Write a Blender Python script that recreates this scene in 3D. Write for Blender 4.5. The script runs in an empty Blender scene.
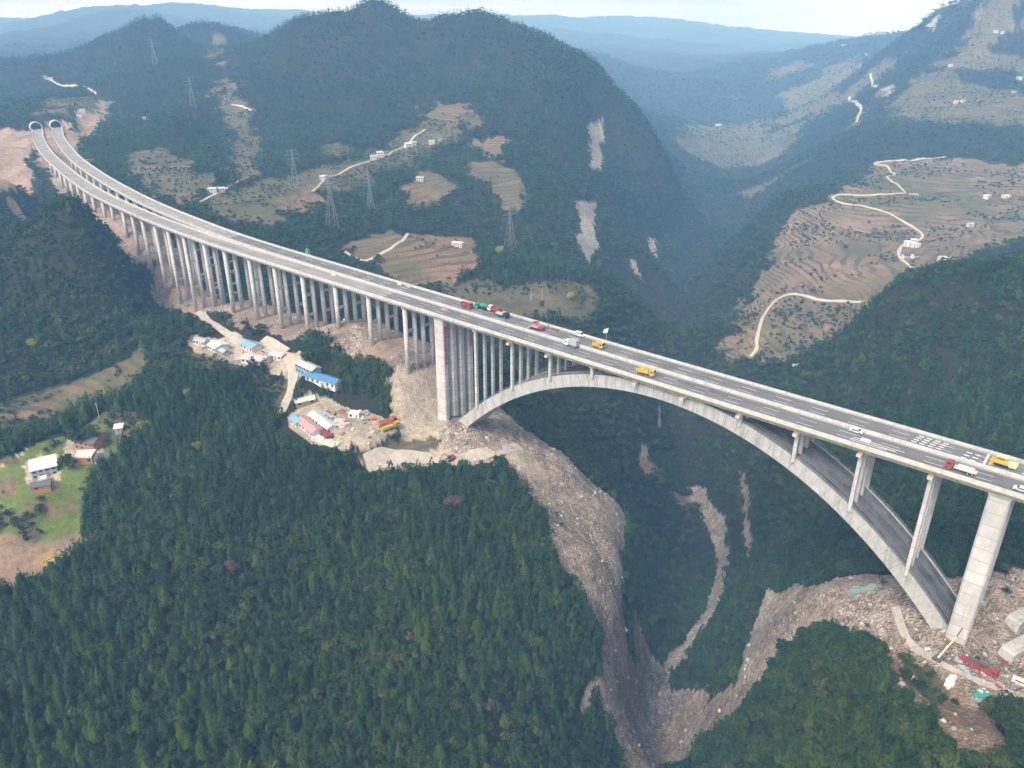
# A concrete arch bridge with a long viaduct crossing a wooded gorge, seen from the air.
# Units are metres; z = 0 is the road deck of the bridge.
import bpy, math, random
import numpy as np

R_ = math.radians
scene = bpy.context.scene
COL = scene.collection
rng = np.random.default_rng(7)
rnd = random.Random(11)

# ------------------------------------------------------------------ survey data (world metres)
SPOT_HEIGHTS = [(-190.0,174.5,-87.3),(-164.3,174.5,-87.3),(-116.2,174.5,-87.3),(-69.4,178.0,-91.7),(-21.1,185.0,-100.4),(17.6,198.9,-117.8),
    (43.6,230.3,-156.9),(69.4,263.8,-198.6),(-236.4,254.1,-87.0),(-210.3,252.5,-85.7),(-161.3,240.7,-75.5),(-122.2,240.7,-75.5),(-84.4,244.6,-78.9),
    (-25.3,250.9,-84.3),(16.3,264.4,-95.8),(33.5,257.1,-111.4),(-222.2,277.7,-74.2),(-203.1,291.4,-73.3),(-191.5,309.2,-63.4),(-221.8,318.1,-63.4),
    (-243.8,318.9,-63.9),(-209.1,338.1,-58.3),(-210.5,352.9,-54.9),(-248.4,329.0,-58.8),(-230.2,335.3,-59.5),(-171.0,314.4,-66.6),
    (-147.4,314.4,-66.6),(-200.1,365.1,-52.4),(-173.0,394.3,-46.5),(-143.9,387.7,-51.4),(-133.9,350.8,-59.5),(-98.5,309.2,-63.4),(-59.6,293.0,-74.5),
    (-28.8,305.3,-71.8),(3.8,313.7,-77.4),(22.3,297.4,-88.7),(-163.4,432.8,-49.3),(-123.0,378.8,-56.2),(-103.4,332.9,-55.4),(-87.0,348.3,-55.3),
    (-61.1,343.7,-55.7),(-88.3,328.0,-61.0),(-64.4,328.3,-65.1),(-30.6,332.2,-66.2),(-33.7,358.3,-57.7),(-46.3,343.4,-61.2),(-6.2,352.1,-66.1),
    (4.0,339.1,-70.3),(-97.7,379.7,-44.7),(-130.0,421.7,-44.7),(-73.8,365.7,-44.0),(-92.2,396.5,-37.2),(25.1,353.0,-78.5),(47.2,354.8,-98.2),
    (34.9,337.4,-93.0),(60.4,358.2,-114.6),(43.8,318.8,-104.4),(54.3,317.8,-115.9),(47.2,290.4,-118.0),(55.1,291.6,-143.8),(64.9,281.7,-200.5),
    (69.0,310.9,-197.0),(85.6,327.5,-199.3),(104.0,349.2,-197.8),(129.0,393.3,-197.8),(142.9,432.6,-196.3),(142.4,497.6,-199.0),(136.4,537.3,-196.7),
    (158.6,772.2,-189.9),(202.3,937.6,-190.0),(316.9,1299.7,-189.7),(421.1,1618.5,-185.1),(58.7,461.1,-111.5),(17.5,437.1,-84.9),(36.0,556.8,-60.1),
    (88.7,614.4,-66.8),(93.7,511.6,-121.5),(95.1,471.5,-148.5),(49.6,433.6,-111.4),(118.3,673.6,-129.1),(157.9,832.6,-119.4),(91.8,405.4,-183.7),
    (90.2,374.8,-190.1),(87.1,424.6,-166.2),(16.4,398.5,-91.9),(-8.6,523.9,-71.5),(-48.2,575.9,-66.6),(-11.7,752.3,-55.0),(-14.6,981.6,-12.9),
    (-17.3,1199.8,43.3),(-194.9,1231.9,40.9),(-172.8,1070.5,3.5),(-152.5,925.0,-15.8),(-92.1,784.8,-32.7),(-71.6,665.7,-51.4),(-162.2,789.0,-23.6),
    (-206.8,764.7,-28.5),(-223.2,688.6,-25.9),(-362.5,793.2,-14.5),(-404.9,991.9,9.2),(-343.9,981.6,-12.9),(-353.1,1096.3,-12.4),(-511.2,1160.5,6.4),
    (-627.3,1460.8,56.9),(-743.5,1767.8,87.5),(-915.0,1798.9,59.4),(-744.5,2203.2,105.4),(-685.2,1859.8,81.4),(-856.8,1778.5,86.9),
    (-787.0,1772.4,85.6),(-708.6,1768.7,89.4),(-671.6,1759.1,68.9),(-907.8,1742.6,57.5),(-969.4,1738.3,58.2),(-639.0,2080.7,80.1),
    (-708.6,2204.3,107.8),(-775.4,2195.6,89.1),(-1038.5,1712.3,49.9),(-104.3,1452.4,133.7),(-321.6,1448.2,136.7),(13.1,1412.8,120.2),
    (134.4,1283.8,57.2),(-985.9,1623.1,48.7),(-755.8,1219.4,14.2),(-812.3,1492.1,5.3),(-565.2,888.6,0.7),(-597.6,1190.9,0.4),(-435.8,698.0,-5.9),
    (-631.5,888.6,0.7),(-1101.4,1623.1,48.7),(-316.1,571.2,-12.7),(-292.7,559.3,-19.4),(-273.6,537.9,-29.7),(-295.9,485.5,-35.7),(-338.5,490.2,-37.3),
    (-407.5,617.1,-13.7),(-378.2,490.2,-37.3),(-232.3,467.8,-49.9),(-245.9,425.0,-58.9),(-305.6,425.0,-58.9),(-272.2,392.6,-69.3),
    (-270.8,360.9,-71.0),(-246.0,374.8,-69.4),(-315.7,381.3,-69.7),(-220.3,1451.1,154.9),(-66.8,1444.8,141.3),(-160.5,1466.6,116.8),
    (-285.1,1470.2,124.5),(-141.7,1298.5,65.0),(-249.6,1298.5,65.0),(-356.5,1451.6,132.2),(77.0,1366.2,91.4),(-433.9,1395.9,60.1),(174.2,1219.4,14.2),
    (148.4,1264.1,38.6),(119.5,1146.3,-12.1),(111.3,1004.4,-46.8),(85.7,893.0,-60.8),(76.1,771.3,-85.3),(214.7,1167.6,-49.5),(269.6,1187.2,-126.1),
    (262.8,1125.9,-186.5),(59.8,1002.3,-15.9),(27.7,762.2,-57.5),(94.3,1145.2,21.2),(149.0,201.1,-58.8),(164.1,201.1,-58.8),(157.7,176.4,-59.7),
    (141.5,180.8,-64.4),(134.5,205.7,-67.7),(130.2,236.7,-72.2),(121.3,258.8,-91.0),(109.8,264.8,-118.6),(100.1,275.6,-166.3),(89.3,278.9,-197.2),
    (105.4,178.6,-62.0),(93.3,150.1,-56.9),(115.3,143.1,-48.2),(140.7,139.6,-43.9),(86.0,174.5,-87.3),(87.8,209.4,-130.8),(98.0,209.4,-95.2),
    (85.0,259.6,-193.4),(332.4,506.3,-14.7),(264.0,509.4,-31.7),(220.4,499.4,-76.9),(194.4,511.8,-109.4),(214.2,386.0,-59.7),(250.6,359.1,-46.5),
    (200.5,269.9,-48.4),(181.7,235.1,-51.9),(184.3,312.0,-76.3),(177.9,350.2,-89.1),(166.4,386.8,-105.2),(159.2,427.1,-137.2),(150.7,428.8,-169.1),
    (144.2,316.2,-114.7),(158.5,279.7,-86.4),(171.1,493.6,-136.6),(162.9,540.9,-153.3),(284.4,350.1,-42.1),(379.2,506.3,-14.7),(207.8,231.1,-48.8),
    (127.3,317.8,-134.9),(126.0,347.2,-166.5),(197.4,572.7,-108.9),(199.0,639.9,-106.7),(276.8,666.3,-97.4),(347.1,783.2,-83.4),(429.5,807.2,-79.2),
    (538.7,855.9,-69.4),(317.9,846.6,-89.4),(240.0,793.9,-107.8),(344.0,1006.1,-78.5),(468.6,1098.3,-70.1),(657.8,1073.5,-52.3),(845.7,1431.5,5.5),
    (1002.3,1740.0,75.5),(1158.9,2054.0,157.4),(967.0,1923.6,90.6),(1097.6,2115.7,171.4),(889.8,1861.2,51.4),(779.5,1763.1,6.7),(607.4,1461.7,-48.0),
    (527.3,1301.9,-59.5),(984.3,1431.5,5.5),(627.1,855.9,-69.4),(236.4,900.4,-139.7),(312.0,970.1,-108.6),(205.6,856.7,-162.4),(-2437.0,4635.9,133.6),
    (-2115.5,4430.3,166.0),(-1957.9,4543.3,171.7),(-1805.0,4739.3,118.7),(-2652.6,4622.2,104.3),(564.8,5491.8,76.2),(320.4,5722.7,98.2),
    (868.0,5363.3,37.3),(1110.1,5010.0,-10.5),(1317.1,4893.8,-23.2),(620.0,3758.8,-90.9),(361.5,3445.3,-53.4),(1301.7,3272.3,48.8),
    (1090.6,3192.1,-4.7),(722.5,2192.6,-136.9),(929.1,2491.9,-86.7),(667.5,2623.8,-158.7),(332.5,1827.2,-107.3),(415.1,1763.2,-158.7),
    (501.0,1784.5,-184.1),(589.0,1901.5,-169.7),(312.2,2009.6,-72.4),(-100,1700,60),(60,1700,20),(-300,1700,70),(250,1500,-60),(0,2400,0),
    (-900,2400,0),(-600,2600,-20),(-1500,2300,20),(-700,1800,30),(400,3500,-120),(300,700,-85),(400,620,-60),(500,700,-50),(250,560,-95),
    (-2500,4500,60),(-1200,4600,80),(0,5000,20),(1200,4800,-20),(2500,4200,60),(3500,4500,200),(-5000,8000,0),(-2000,8500,-60),(0,8500,-120),
    (2000,8500,-120),(5000,8000,-60),(3000,7000,-60),(-1600,6300,215),(-900,6600,190),(-300,6700,205),(300,6900,165),(900,7000,175),(1500,7000,110),
    (500,5900,40),(-600,5700,60),(0,80,-60),(-150,80,-70),(150,80,-45),(60,150,-150),(0,0,-60),(-300,100,-80),(300,100,-50),(-600,300,-80),
    (600,300,-40),(1500,1500,160),(1300,2200,200),(1000,1900,150),(-54.3,376.1,-39.0),(-42.1,390.6,-40.0),(-29.2,405.9,-43.0),(-76.1,394.4,-30.4),
    (-63.8,409.0,-31.4),(-51.0,424.3,-34.4),(-97.5,412.4,-28.0),(-85.1,427.2,-29.0),(-72.2,442.5,-32.0),(-120.5,431.7,-37.3),(-107.9,446.7,-38.3),
    (-95.0,462.0,-41.3),(-141.2,449.1,-42.7),(-128.4,464.3,-43.7),(-115.6,479.6,-46.7),(-161.4,466.2,-43.8),(-148.5,481.6,-44.8),(-135.6,496.9,-47.8),
    (-182.9,485.0,-45.9),(-169.5,500.8,-46.9),(-156.7,516.2,-49.9),(-202.0,501.8,-48.4),(-188.4,518.1,-49.4),(-175.5,533.4,-52.4),
    (-222.7,521.5,-58.7),(-208.3,538.6,-59.7),(-195.5,553.9,-62.7),(-231.0,511.6,-64.7),(-240.0,538.2,-57.7),(-225.1,555.9,-58.7),
    (-212.3,571.2,-61.7),(-248.4,528.2,-63.7),(-255.6,553.1,-56.5),(-240.2,571.4,-57.5),(-227.3,586.7,-60.5),(-263.9,543.2,-62.5),
    (-271.3,569.4,-43.0),(-255.6,588.1,-44.0),(-242.7,603.4,-47.0),(-279.7,559.4,-49.0),(-285.1,584.0,-31.5),(-269.1,603.0,-32.5),
    (-256.3,618.4,-35.5),(-293.5,574.0,-37.5),(-312.6,613.5,-14.5),(-295.9,633.4,-15.5),(-283.0,648.7,-18.5),(-321.0,603.5,-20.5),
    (-330.2,633.0,-16.5),(-312.7,653.7,-17.5),(-299.9,669.0,-20.5),(-338.5,623.1,-22.5),(-17.8,344.1,-62),(-4.9,359.4,-65),(-0.2,329.3,-72),
    (12.7,344.6,-75),(-35.8,359.2,-58.5),(-22.9,374.5,-61.5),(-353.6,651.7,-22),(-329.6,680.3,-22),(-367.8,634.9,-34),(-372.4,676.0,-25),
    (-348.8,704.1,-25),(-386.5,659.2,-37),(-397.4,708.4,-25),(-373.7,736.6,-25),(-411.5,691.6,-37),(-422.0,741.3,-22),(-398.4,769.4,-22),
    (-436.2,724.5,-34),(-452.1,783.2,-17),(-428.9,810.8,-17),(-466.3,766.4,-29),(-482.2,825.1,-11),(-458.2,853.7,-11),(-496.4,808.3,-17),
    (-517.0,876.9,-5),(-492.2,906.5,-5),(-531.2,860.1,-11),(-550.7,930.1,-1.5),(-525.6,960.0,-1.5),(-564.9,913.3,-7.5),(-583.5,984.4,-1.2),
    (-558.1,1014.6,-1.2),(-597.7,967.5,-7.2),(-609.6,1031.0,-1),(-583.7,1061.9,-1),(-623.8,1014.1,-7),(-625.3,1058.9,-0.8),(-599.1,1090.2,-0.8),
    (-639.5,1042.1,-6.8),(-642.3,1079.2,1),(-632.0,1091.5,1),(-617.2,1109.1,1),(-607.5,1120.5,1),(-650.8,1093.9,9),(-640.5,1106.2,9),
    (-625.7,1123.8,9),(-616.1,1135.2,9),(-666.8,1121.5,13),(-656.5,1133.7,13),(-641.8,1151.3,13),(-632.1,1162.8,13),(-693.5,1167.4,17),
    (-683.2,1179.7,17),(-668.5,1197.3,17),(-658.8,1208.8,17)]
PADS = [(-624.4,1072.5,-1.3,10),(-608.4,1091.6,-1.3,10),(-617.0,1059.5,-1.3,10),(-601.1,1078.4,-1.3,10),(-609.7,1046.5,-1.3,13),
    (-593.9,1065.3,-1.3,13),(-602.4,1033.4,-1.3,13),(-586.8,1052.0,-1.3,13),(-595.2,1020.2,-1.3,13),(-579.7,1038.7,-1.3,13),(-587.9,1007.1,-1.3,13),
    (-572.5,1025.4,-1.3,13),(-580.5,994.2,-1.3,13),(-565.3,1012.3,-1.3,13),(-573.0,981.3,-1.3,13),(-558.1,999.1,-1.3,13),(-565.5,968.5,-1.3,13),
    (-550.7,986.1,-1.3,13),(-557.7,956.0,-1.3,13),(-542.9,973.6,-1.3,13),(-550.0,943.4,-1.3,13),(-535.2,961.0,-1.3,13),(-542.2,930.9,-1.3,13),
    (-527.4,948.5,-1.3,13),(-534.5,918.4,-1.3,13),(-519.7,936.0,-1.3,13),(-526.7,905.8,-1.3,13),(-511.9,923.4,-1.3,13),(-219.3,314.3,-63.3,15),
    (-205.0,327.0,-59.8,16),(-183.3,435.1,-48.3,12),(-150.3,421.3,-48.3,11),(-106.2,385.8,-46.9,10),(-92.1,348.6,-55.4,26),(-73.8,346.0,-53.5,14),
    (150.5,190.2,-61.3,12),(-30.6,332.8,-65.5,8)]
COVER = [('terrace',[(173.3,594.4),(215.2,724.4),(247.4,745.9),(290.0,850.5),(340.3,951.6),(382.0,941.4),(523.5,1164.7),(568.8,1158.8),(692.3,1079.7),
    (738.5,1038.3),(490.5,660.5),(494.5,740.6),(420.5,690.7),(383.9,695.8),(348.1,666.1),(316.3,640.3),(242.6,509.5),(236.1,517.3),(221.2,518.0),
    (212.1,547.1),(194.2,559.4)]),('oldterrace',[(646.1,1435.5),(764.9,1632.7),(864.1,1725.5),(941.2,1784.2),(992.9,1828.8),(5853.7,10630.2),
    (6926.8,10692.1),(833.9,1195.3),(780.5,1242.4),(706.6,1286.8),(674.7,1334.3)]),('forest',[(979.0,1733.3),(1031.0,1771.3),(1081.9,1760.1),
    (1058.7,1628.5),(1020.7,1683.8),(993.6,1721.5)]),('forest',[(1030.7,1813.9),(1092.7,1831.6),(1090.6,1781.3),(1045.3,1787.0)]),
    ('oldterrace',[(942.2,3062.9),(1233.1,3095.3),(940.8,2097.9),(749.3,1681.9),(665.9,1602.3),(524.0,1347.5),(481.5,1356.6),(442.1,1353.8),
    (389.0,1367.1),(583.6,1973.8),(855.6,2575.5)]),('forest',[(728.3,2062.1),(782.2,1990.2),(670.4,1639.1),(535.9,1423.5),(566.2,1687.2)]),
    ('scrubfield',[(543.1,2846.5),(810.4,2692.3),(703.3,2134.6),(462.5,1724.7),(384.5,1842.2)]),('oldterrace',[(-664.1,1854.5),(-615.1,1864.8),
    (-465.1,1366.6),(-389.5,1201.8),(-313.9,1010.6),(-253.5,801.1),(-293.6,843.3),(-402.1,1145.4),(-489.0,1373.9)]),('oldterrace',[(-431.7,902.5),
    (-394.0,914.0),(-348.9,865.2),(-295.1,785.1),(-299.4,726.8),(-332.3,739.9),(-390.4,809.7)]),('scrubfield',[(-295.2,715.5),(-282.1,774.5),
    (-244.9,818.5),(-208.6,890.8),(-191.6,834.9),(-196.7,723.4),(-212.5,664.1),(-232.2,659.7)]),('field',[(-216.1,763.0),(-195.0,800.5),
    (-179.5,773.0),(-184.6,718.8),(-199.4,704.9)]),('field',[(-111.0,801.4),(-98.0,898.1),(-65.8,870.5),(-69.8,780.0),(-97.2,740.8)]),
    ('field',[(-108.4,638.2),(-93.3,689.8),(-39.0,713.5),(-25.1,630.9),(-57.4,595.0),(-88.0,586.9),(-107.7,615.2)]),('field',[(-143.8,659.4),
    (-113.8,690.2),(-94.8,679.7),(-110.9,637.7),(-136.2,639.7)]),('scrubfield',[(-204.1,796.3),(-203.5,866.8),(-168.1,987.7),(-121.1,1075.2),
    (-84.1,1115.8),(-44.4,1068.6),(-85.8,959.1),(-125.6,895.3),(-162.8,791.7)]),('field',[(-120.4,1140.4),(-58.0,1139.9),(-48.3,1070.1),
    (-93.5,1061.0)]),('scrubfield',[(-239.5,1016.7),(-211.7,1024.5),(-197.2,952.3),(-221.1,947.8)]),('field',[(-42.0,997.3),(-7.5,1013.9),
    (-14.5,968.4),(-37.9,949.5)]),('field',[(-50.3,912.3),(-14.2,947.5),(19.1,831.3),(-7.1,783.7),(-23.3,835.8)]),('scrubfield',[(-58.3,607.7),
    (-9.6,599.1),(38.2,596.7),(73.7,587.5),(50.1,540.0),(-8.8,540.6),(-48.1,574.9)]),('scrubfield',[(6.2,576.3),(37.2,578.4),(37.8,561.5),
    (6.1,562.6)]),('earth',[(-776.7,1050.4),(-633.6,1068.6),(-533.5,902.2),(-518.7,845.4),(-500.1,832.4),(-481.4,790.4),(-433.5,697.1),(-436.9,670.3),
    (-474.0,615.5)]),('earth',[(-535.3,965.7),(-586.8,1097.5),(-604.8,1149.3),(-634.8,1272.7),(-616.5,1271.9),(-576.7,1161.3),(-538.7,1028.0),
    (-492.8,917.3),(-499.6,908.8)]),('earth',[(-431.8,664.0),(-431.9,677.0),(-423.2,676.5),(-417.3,656.5)]),('scrubfield',[(-632.2,1109.7),
    (-693.9,1240.6),(-710.2,1347.9),(-655.2,1301.2),(-616.4,1230.8),(-604.9,1134.6)]),('oldterrace',[(-292.3,398.8),(-269.8,411.4),(-244.1,421.4),
    (-224.6,434.5),(-209.7,415.7),(-218.4,391.6),(-239.6,385.5),(-258.8,377.6),(-268.5,357.9),(-303.6,362.1),(-321.0,390.1)]),
    ('field',[(-281.1,388.0),(-264.1,405.3),(-237.1,419.3),(-232.3,411.0),(-256.2,395.2),(-271.0,379.5)]),('grass',[(-281.5,330.6),(-246.3,325.0),
    (-233.2,336.7),(-217.7,346.0),(-206.5,365.2),(-192.4,359.4),(-185.5,337.6),(-194.5,321.3),(-192.4,308.5),(-191.0,294.0),(-185.4,275.0),
    (-196.2,276.9),(-219.8,273.0),(-245.0,270.5)]),('field',[(-222.2,295.7),(-197.2,300.3),(-194.7,296.4),(-220.0,292.3)]),('pale',[(-245.0,322.0),
    (-236.1,332.9),(-234.2,331.1),(-243.3,320.3)]),('scrubfield',[(-247.4,327.2),(-239.5,332.2),(-237.5,326.2),(-245.0,322.0)]),
    ('scrubfield',[(-207.8,361.0),(-190.6,357.7),(-184.1,337.6),(-189.7,325.2),(-203.7,342.0)]),('field',[(-261.7,316.4),(-232.7,313.8),
    (-225.5,300.9),(-254.2,302.9)]),('scrubfield',[(-246.7,289.8),(-222.3,290.8),(-209.5,286.3),(-210.4,279.4),(-239.3,276.5)]),
    ('pale',[(-234.2,322.6),(-230.2,330.3),(-218.7,325.4),(-208.0,307.6),(-215.2,301.4),(-224.3,307.3)]),('pale',[(-222.2,334.0),(-217.7,346.0),
    (-205.3,342.0),(-195.9,323.2),(-203.2,315.8),(-214.5,321.3)]),('soil',[(-247.9,276.0),(-210.4,279.4),(-188.9,284.8),(-182.9,274.6),(-187.0,267.2),
    (-192.9,261.2),(-205.1,259.4),(-209.6,251.3),(-231.0,244.9)]),('pond',[(-202.3,271.4),(-198.0,278.9),(-193.3,276.5),(-191.2,270.3),
    (-196.2,267.9)]),('pale',[(-197.1,443.0),(-195.0,449.7),(-177.2,447.9),(-170.7,454.1),(-160.6,436.2),(-120.9,410.2),(-116.0,394.6),(-118.3,386.5),
    (-127.2,388.0),(-142.1,405.2),(-155.7,408.6),(-176.8,412.0)]),('scrubfield',[(-195.3,431.7),(-155.2,407.1),(-140.8,400.6),(-125.3,389.6),
    (-125.0,375.8),(-143.7,387.1),(-173.0,394.4)]),('pale',[(-114.5,361.0),(-110.6,374.0),(-96.3,374.4),(-78.7,364.7),(-55.5,347.1),(-44.5,351.6),
    (-44.2,366.7),(-38.4,372.5),(-30.6,351.0),(-36.2,342.3),(-59.3,338.1),(-70.3,329.8),(-80.4,326.7),(-97.6,329.0),(-110.5,345.3)]),
    ('pale',[(-66.8,372.0),(-39.2,387.4),(-28.9,347.6),(-6.2,351.6),(5.1,348.5),(-5.9,331.2),(-35.1,327.4),(-54.2,323.9),(-69.2,321.9),(-73.1,324.0),
    (-45.6,335.5),(-32.7,341.8),(-44.4,350.0),(-57.0,343.4),(-62.2,362.4)]),('scrubfield',[(-71.7,328.8),(-38.4,345.8),(-32.6,341.2),(-54.8,330.0),
    (-73.0,322.8)]),('scree',[(-31.3,346.7),(-17.5,379.6),(-4.0,393.5),(5.8,396.4),(20.5,398.9),(32.6,366.6),(53.8,406.5),(66.4,411.6),(72.7,406.3),
    (59.5,332.4),(53.4,304.2),(55.1,291.7),(69.1,318.3),(85.8,328.5),(100.7,301.0),(102.8,282.3),(101.0,263.5),(112.9,284.0),(125.6,307.0),
    (134.5,300.3),(136.8,252.5),(150.3,242.7),(162.4,231.5),(177.9,228.4),(199.3,229.4),(158.1,162.1),(147.0,177.6),(124.9,149.3),(121.0,149.5),
    (115.9,155.0),(120.7,179.1),(128.0,206.2),(121.8,215.1),(118.6,219.2),(115.0,239.3),(110.4,242.3),(103.8,240.8),(97.3,240.0),(93.4,251.1),
    (89.4,275.5),(82.9,265.1),(62.9,227.1),(49.7,226.2),(46.0,240.9),(37.6,243.5),(38.5,253.4),(36.2,265.6),(31.6,273.9),(24.2,281.7),(17.4,293.6),
    (10.0,310.5),(2.9,324.9),(-3.4,328.5),(-10.8,330.4),(-31.0,338.8)]),('forest',[(28.9,410.3),(49.6,417.5),(67.5,421.7),(73.9,416.6),(57.4,358.5),
    (45.1,356.7),(31.8,356.3)]),('brownscree',[(43.2,275.2),(69.1,322.9),(77.4,323.4),(69.6,304.9),(46.7,254.4),(44.6,267.7)]),
    ('brownscree',[(75.9,295.9),(83.1,287.4),(77.9,271.4),(56.0,238.0)]),('darkscree',[(69.1,316.6),(88.8,329.3),(95.3,306.5),(85.6,305.7),
    (65.9,292.4)]),('pale',[(-6.2,351.6),(9.3,349.6),(18.2,336.0),(8.9,330.0),(-3.5,335.5)]),('earth',[(87.8,460.3),(100.8,478.0),(110.9,479.0),
    (93.3,455.5)]),('earth',[(114.5,471.4),(138.5,514.1),(140.1,485.6),(120.1,467.0)]),('earth',[(158.3,474.1),(159.6,462.6),(150.2,409.3),
    (142.7,374.9),(141.7,383.1),(150.2,419.8)]),('rock',[(136.2,518.2),(145.5,513.2),(144.6,474.4),(145.5,447.9),(142.7,416.9),(134.2,385.5),
    (123.7,361.1),(112.8,346.4),(103.6,336.1),(94.3,328.8),(85.2,328.3),(97.1,344.2),(112.4,367.0),(127.1,394.6),(135.8,418.7),(138.9,443.1),
    (135.5,462.6),(136.7,491.7)]),('brownscree',[(128.2,204.4),(136.1,206.2),(135.1,196.4),(126.1,192.5)]),('brownscree',[(130.3,193.7),(140.7,183.5),
    (139.6,166.4),(128.8,149.1),(120.3,150.7),(120.3,165.2)]),('brownscree',[(121.8,216.6),(128.5,207.3),(114.7,170.3),(118.2,156.6),(114.6,142.0),
    (126.7,140.1),(140.6,165.0),(141.6,182.0),(133.4,200.1)]),('scrubfield',[(134.5,202.4),(137.9,193.8),(139.2,183.3),(126.0,171.9),(128.0,189.1)]),
    ('cliff',[(111.0,1147.6),(130.4,1172.4),(126.4,1118.3),(111.3,1007.4),(99.4,989.0),(101.0,1072.0)]),('cliff',[(74.5,869.8),(98.7,944.5),
    (90.1,823.8),(76.1,757.9),(65.6,771.2)]),('cliff',[(192.3,1040.8),(196.8,1032.4),(186.4,988.5),(178.3,991.4)]),('cliff',[(127.0,822.1),
    (134.7,820.8),(139.5,811.2),(131.5,808.4)]),('cliff',[(35.0,249.3),(38.4,251.6),(34.7,242.0),(30.7,233.4),(28.2,237.2)]),('cliff',[(128.7,316.6),
    (129.1,301.1),(109.6,262.1),(103.1,253.8),(100.7,258.9),(112.8,288.2)]),('cliff',[(68.9,409.4),(75.8,420.3),(61.9,343.4),(52.6,308.7),
    (48.1,303.4),(55.5,340.6)]),('cliff',[(91.9,477.1),(97.0,486.0),(95.1,470.8),(90.4,463.8)]),('cliff',[(114.1,556.1),(118.9,561.9),(118.3,552.3),
    (113.1,545.7)]),('cliff',[(1044.6,2140.7),(1051.1,2125.7),(1007.0,2022.6),(1008.4,2054.2)]),('cliff',[(773.6,1742.5),(785.5,1719.7),
    (764.2,1673.5),(757.5,1689.3)])]
ROADS = [('hill_road',1.4,[(362.9,685.0),(364.5,702.3),(372.0,732.5),(387.5,764.0),(399.0,780.4),(424.3,806.9),(437.2,818.6),(442.3,830.1),
    (441.2,847.2),(435.5,870.3),(431.0,892.1),(416.2,907.3),(394.4,917.5),(386.1,936.4),(384.8,946.6),(392.1,953.7),(416.8,940.8),(453.7,943.6),
    (476.7,954.1),(491.5,951.4)]),('hill_road',1.4,[(477.5,955.9),(481.4,981.8),(493.7,1037.5),(498.3,1057.2),(517.6,1068.2),(536.6,1134.2),
    (535.3,1185.4),(544.3,1170.4),(560.4,1155.8),(587.0,1152.5),(620.0,1148.4)]),('hill_road',1.3,[(190.0,572.8),(196.5,577.7),(199.8,592.9),
    (210.8,621.4),(235.3,682.7),(248.6,700.9),(257.5,701.5),(263.3,697.3),(268.8,674.5),(278.8,660.0),(291.1,647.8),(297.4,629.4)]),
    ('valley_road',2.2,[(684.0,1623.1),(703.0,1664.5),(721.6,1700.1),(735.6,1769.7),(828.4,2033.8)]),('valley_road',2.2,[(769.0,1755.8),
    (872.3,2020.9),(902.1,2109.3)]),('dirt_track',2.3,[(-222.1,521.0),(-197.8,473.7),(-181.4,456.0),(-168.5,444.2),(-162.8,431.2),(-158.6,414.2)]),
    ('dirt_track',2.6,[(-167.2,441.8),(-154.8,434.9),(-143.1,429.5),(-128.7,412.3),(-121.8,397.8),(-120.0,386.1),(-122.2,377.6),(-121.6,365.0)]),
    ('dirt_track',2.3,[(-150.5,439.9),(-142.1,433.3),(-131.3,419.9)]),('haul_road',3.2,[(-70.4,323.9),(-62.0,329.1),(-50.1,331.6),(-35.5,332.9),
    (-18.3,333.7),(-6.0,341.0),(4.1,350.6)]),('site_road',1.15,[(139.9,223.5),(138.4,216.5),(137.1,208.6),(138.2,201.7),(139.6,194.3),(143.6,189.4),
    (150.5,184.3),(156.5,181.0),(162.4,174.2)]),('village_lane',1.1,[(-298.0,715.7),(-289.9,740.2),(-282.1,774.5),(-274.3,807.9)]),
    ('village_lane',1.1,[(-200.9,790.6),(-193.8,835.1),(-179.2,870.8),(-159.2,909.9),(-145.0,971.4),(-125.3,1013.9),(-111.5,1042.6)]),
    ('village_lane',1.2,[(-140.7,641.9),(-121.9,628.2),(-104.5,653.0),(-96.2,676.6),(-93.9,695.0)]),('village_lane',1.5,[(-873.4,1558.9),
    (-835.7,1538.9),(-787.8,1509.4),(-652.1,1301.2)]),('village_lane',1.6,[(-409.7,1205.6),(-389.4,1196.0),(-373.2,1179.1)])]
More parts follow.
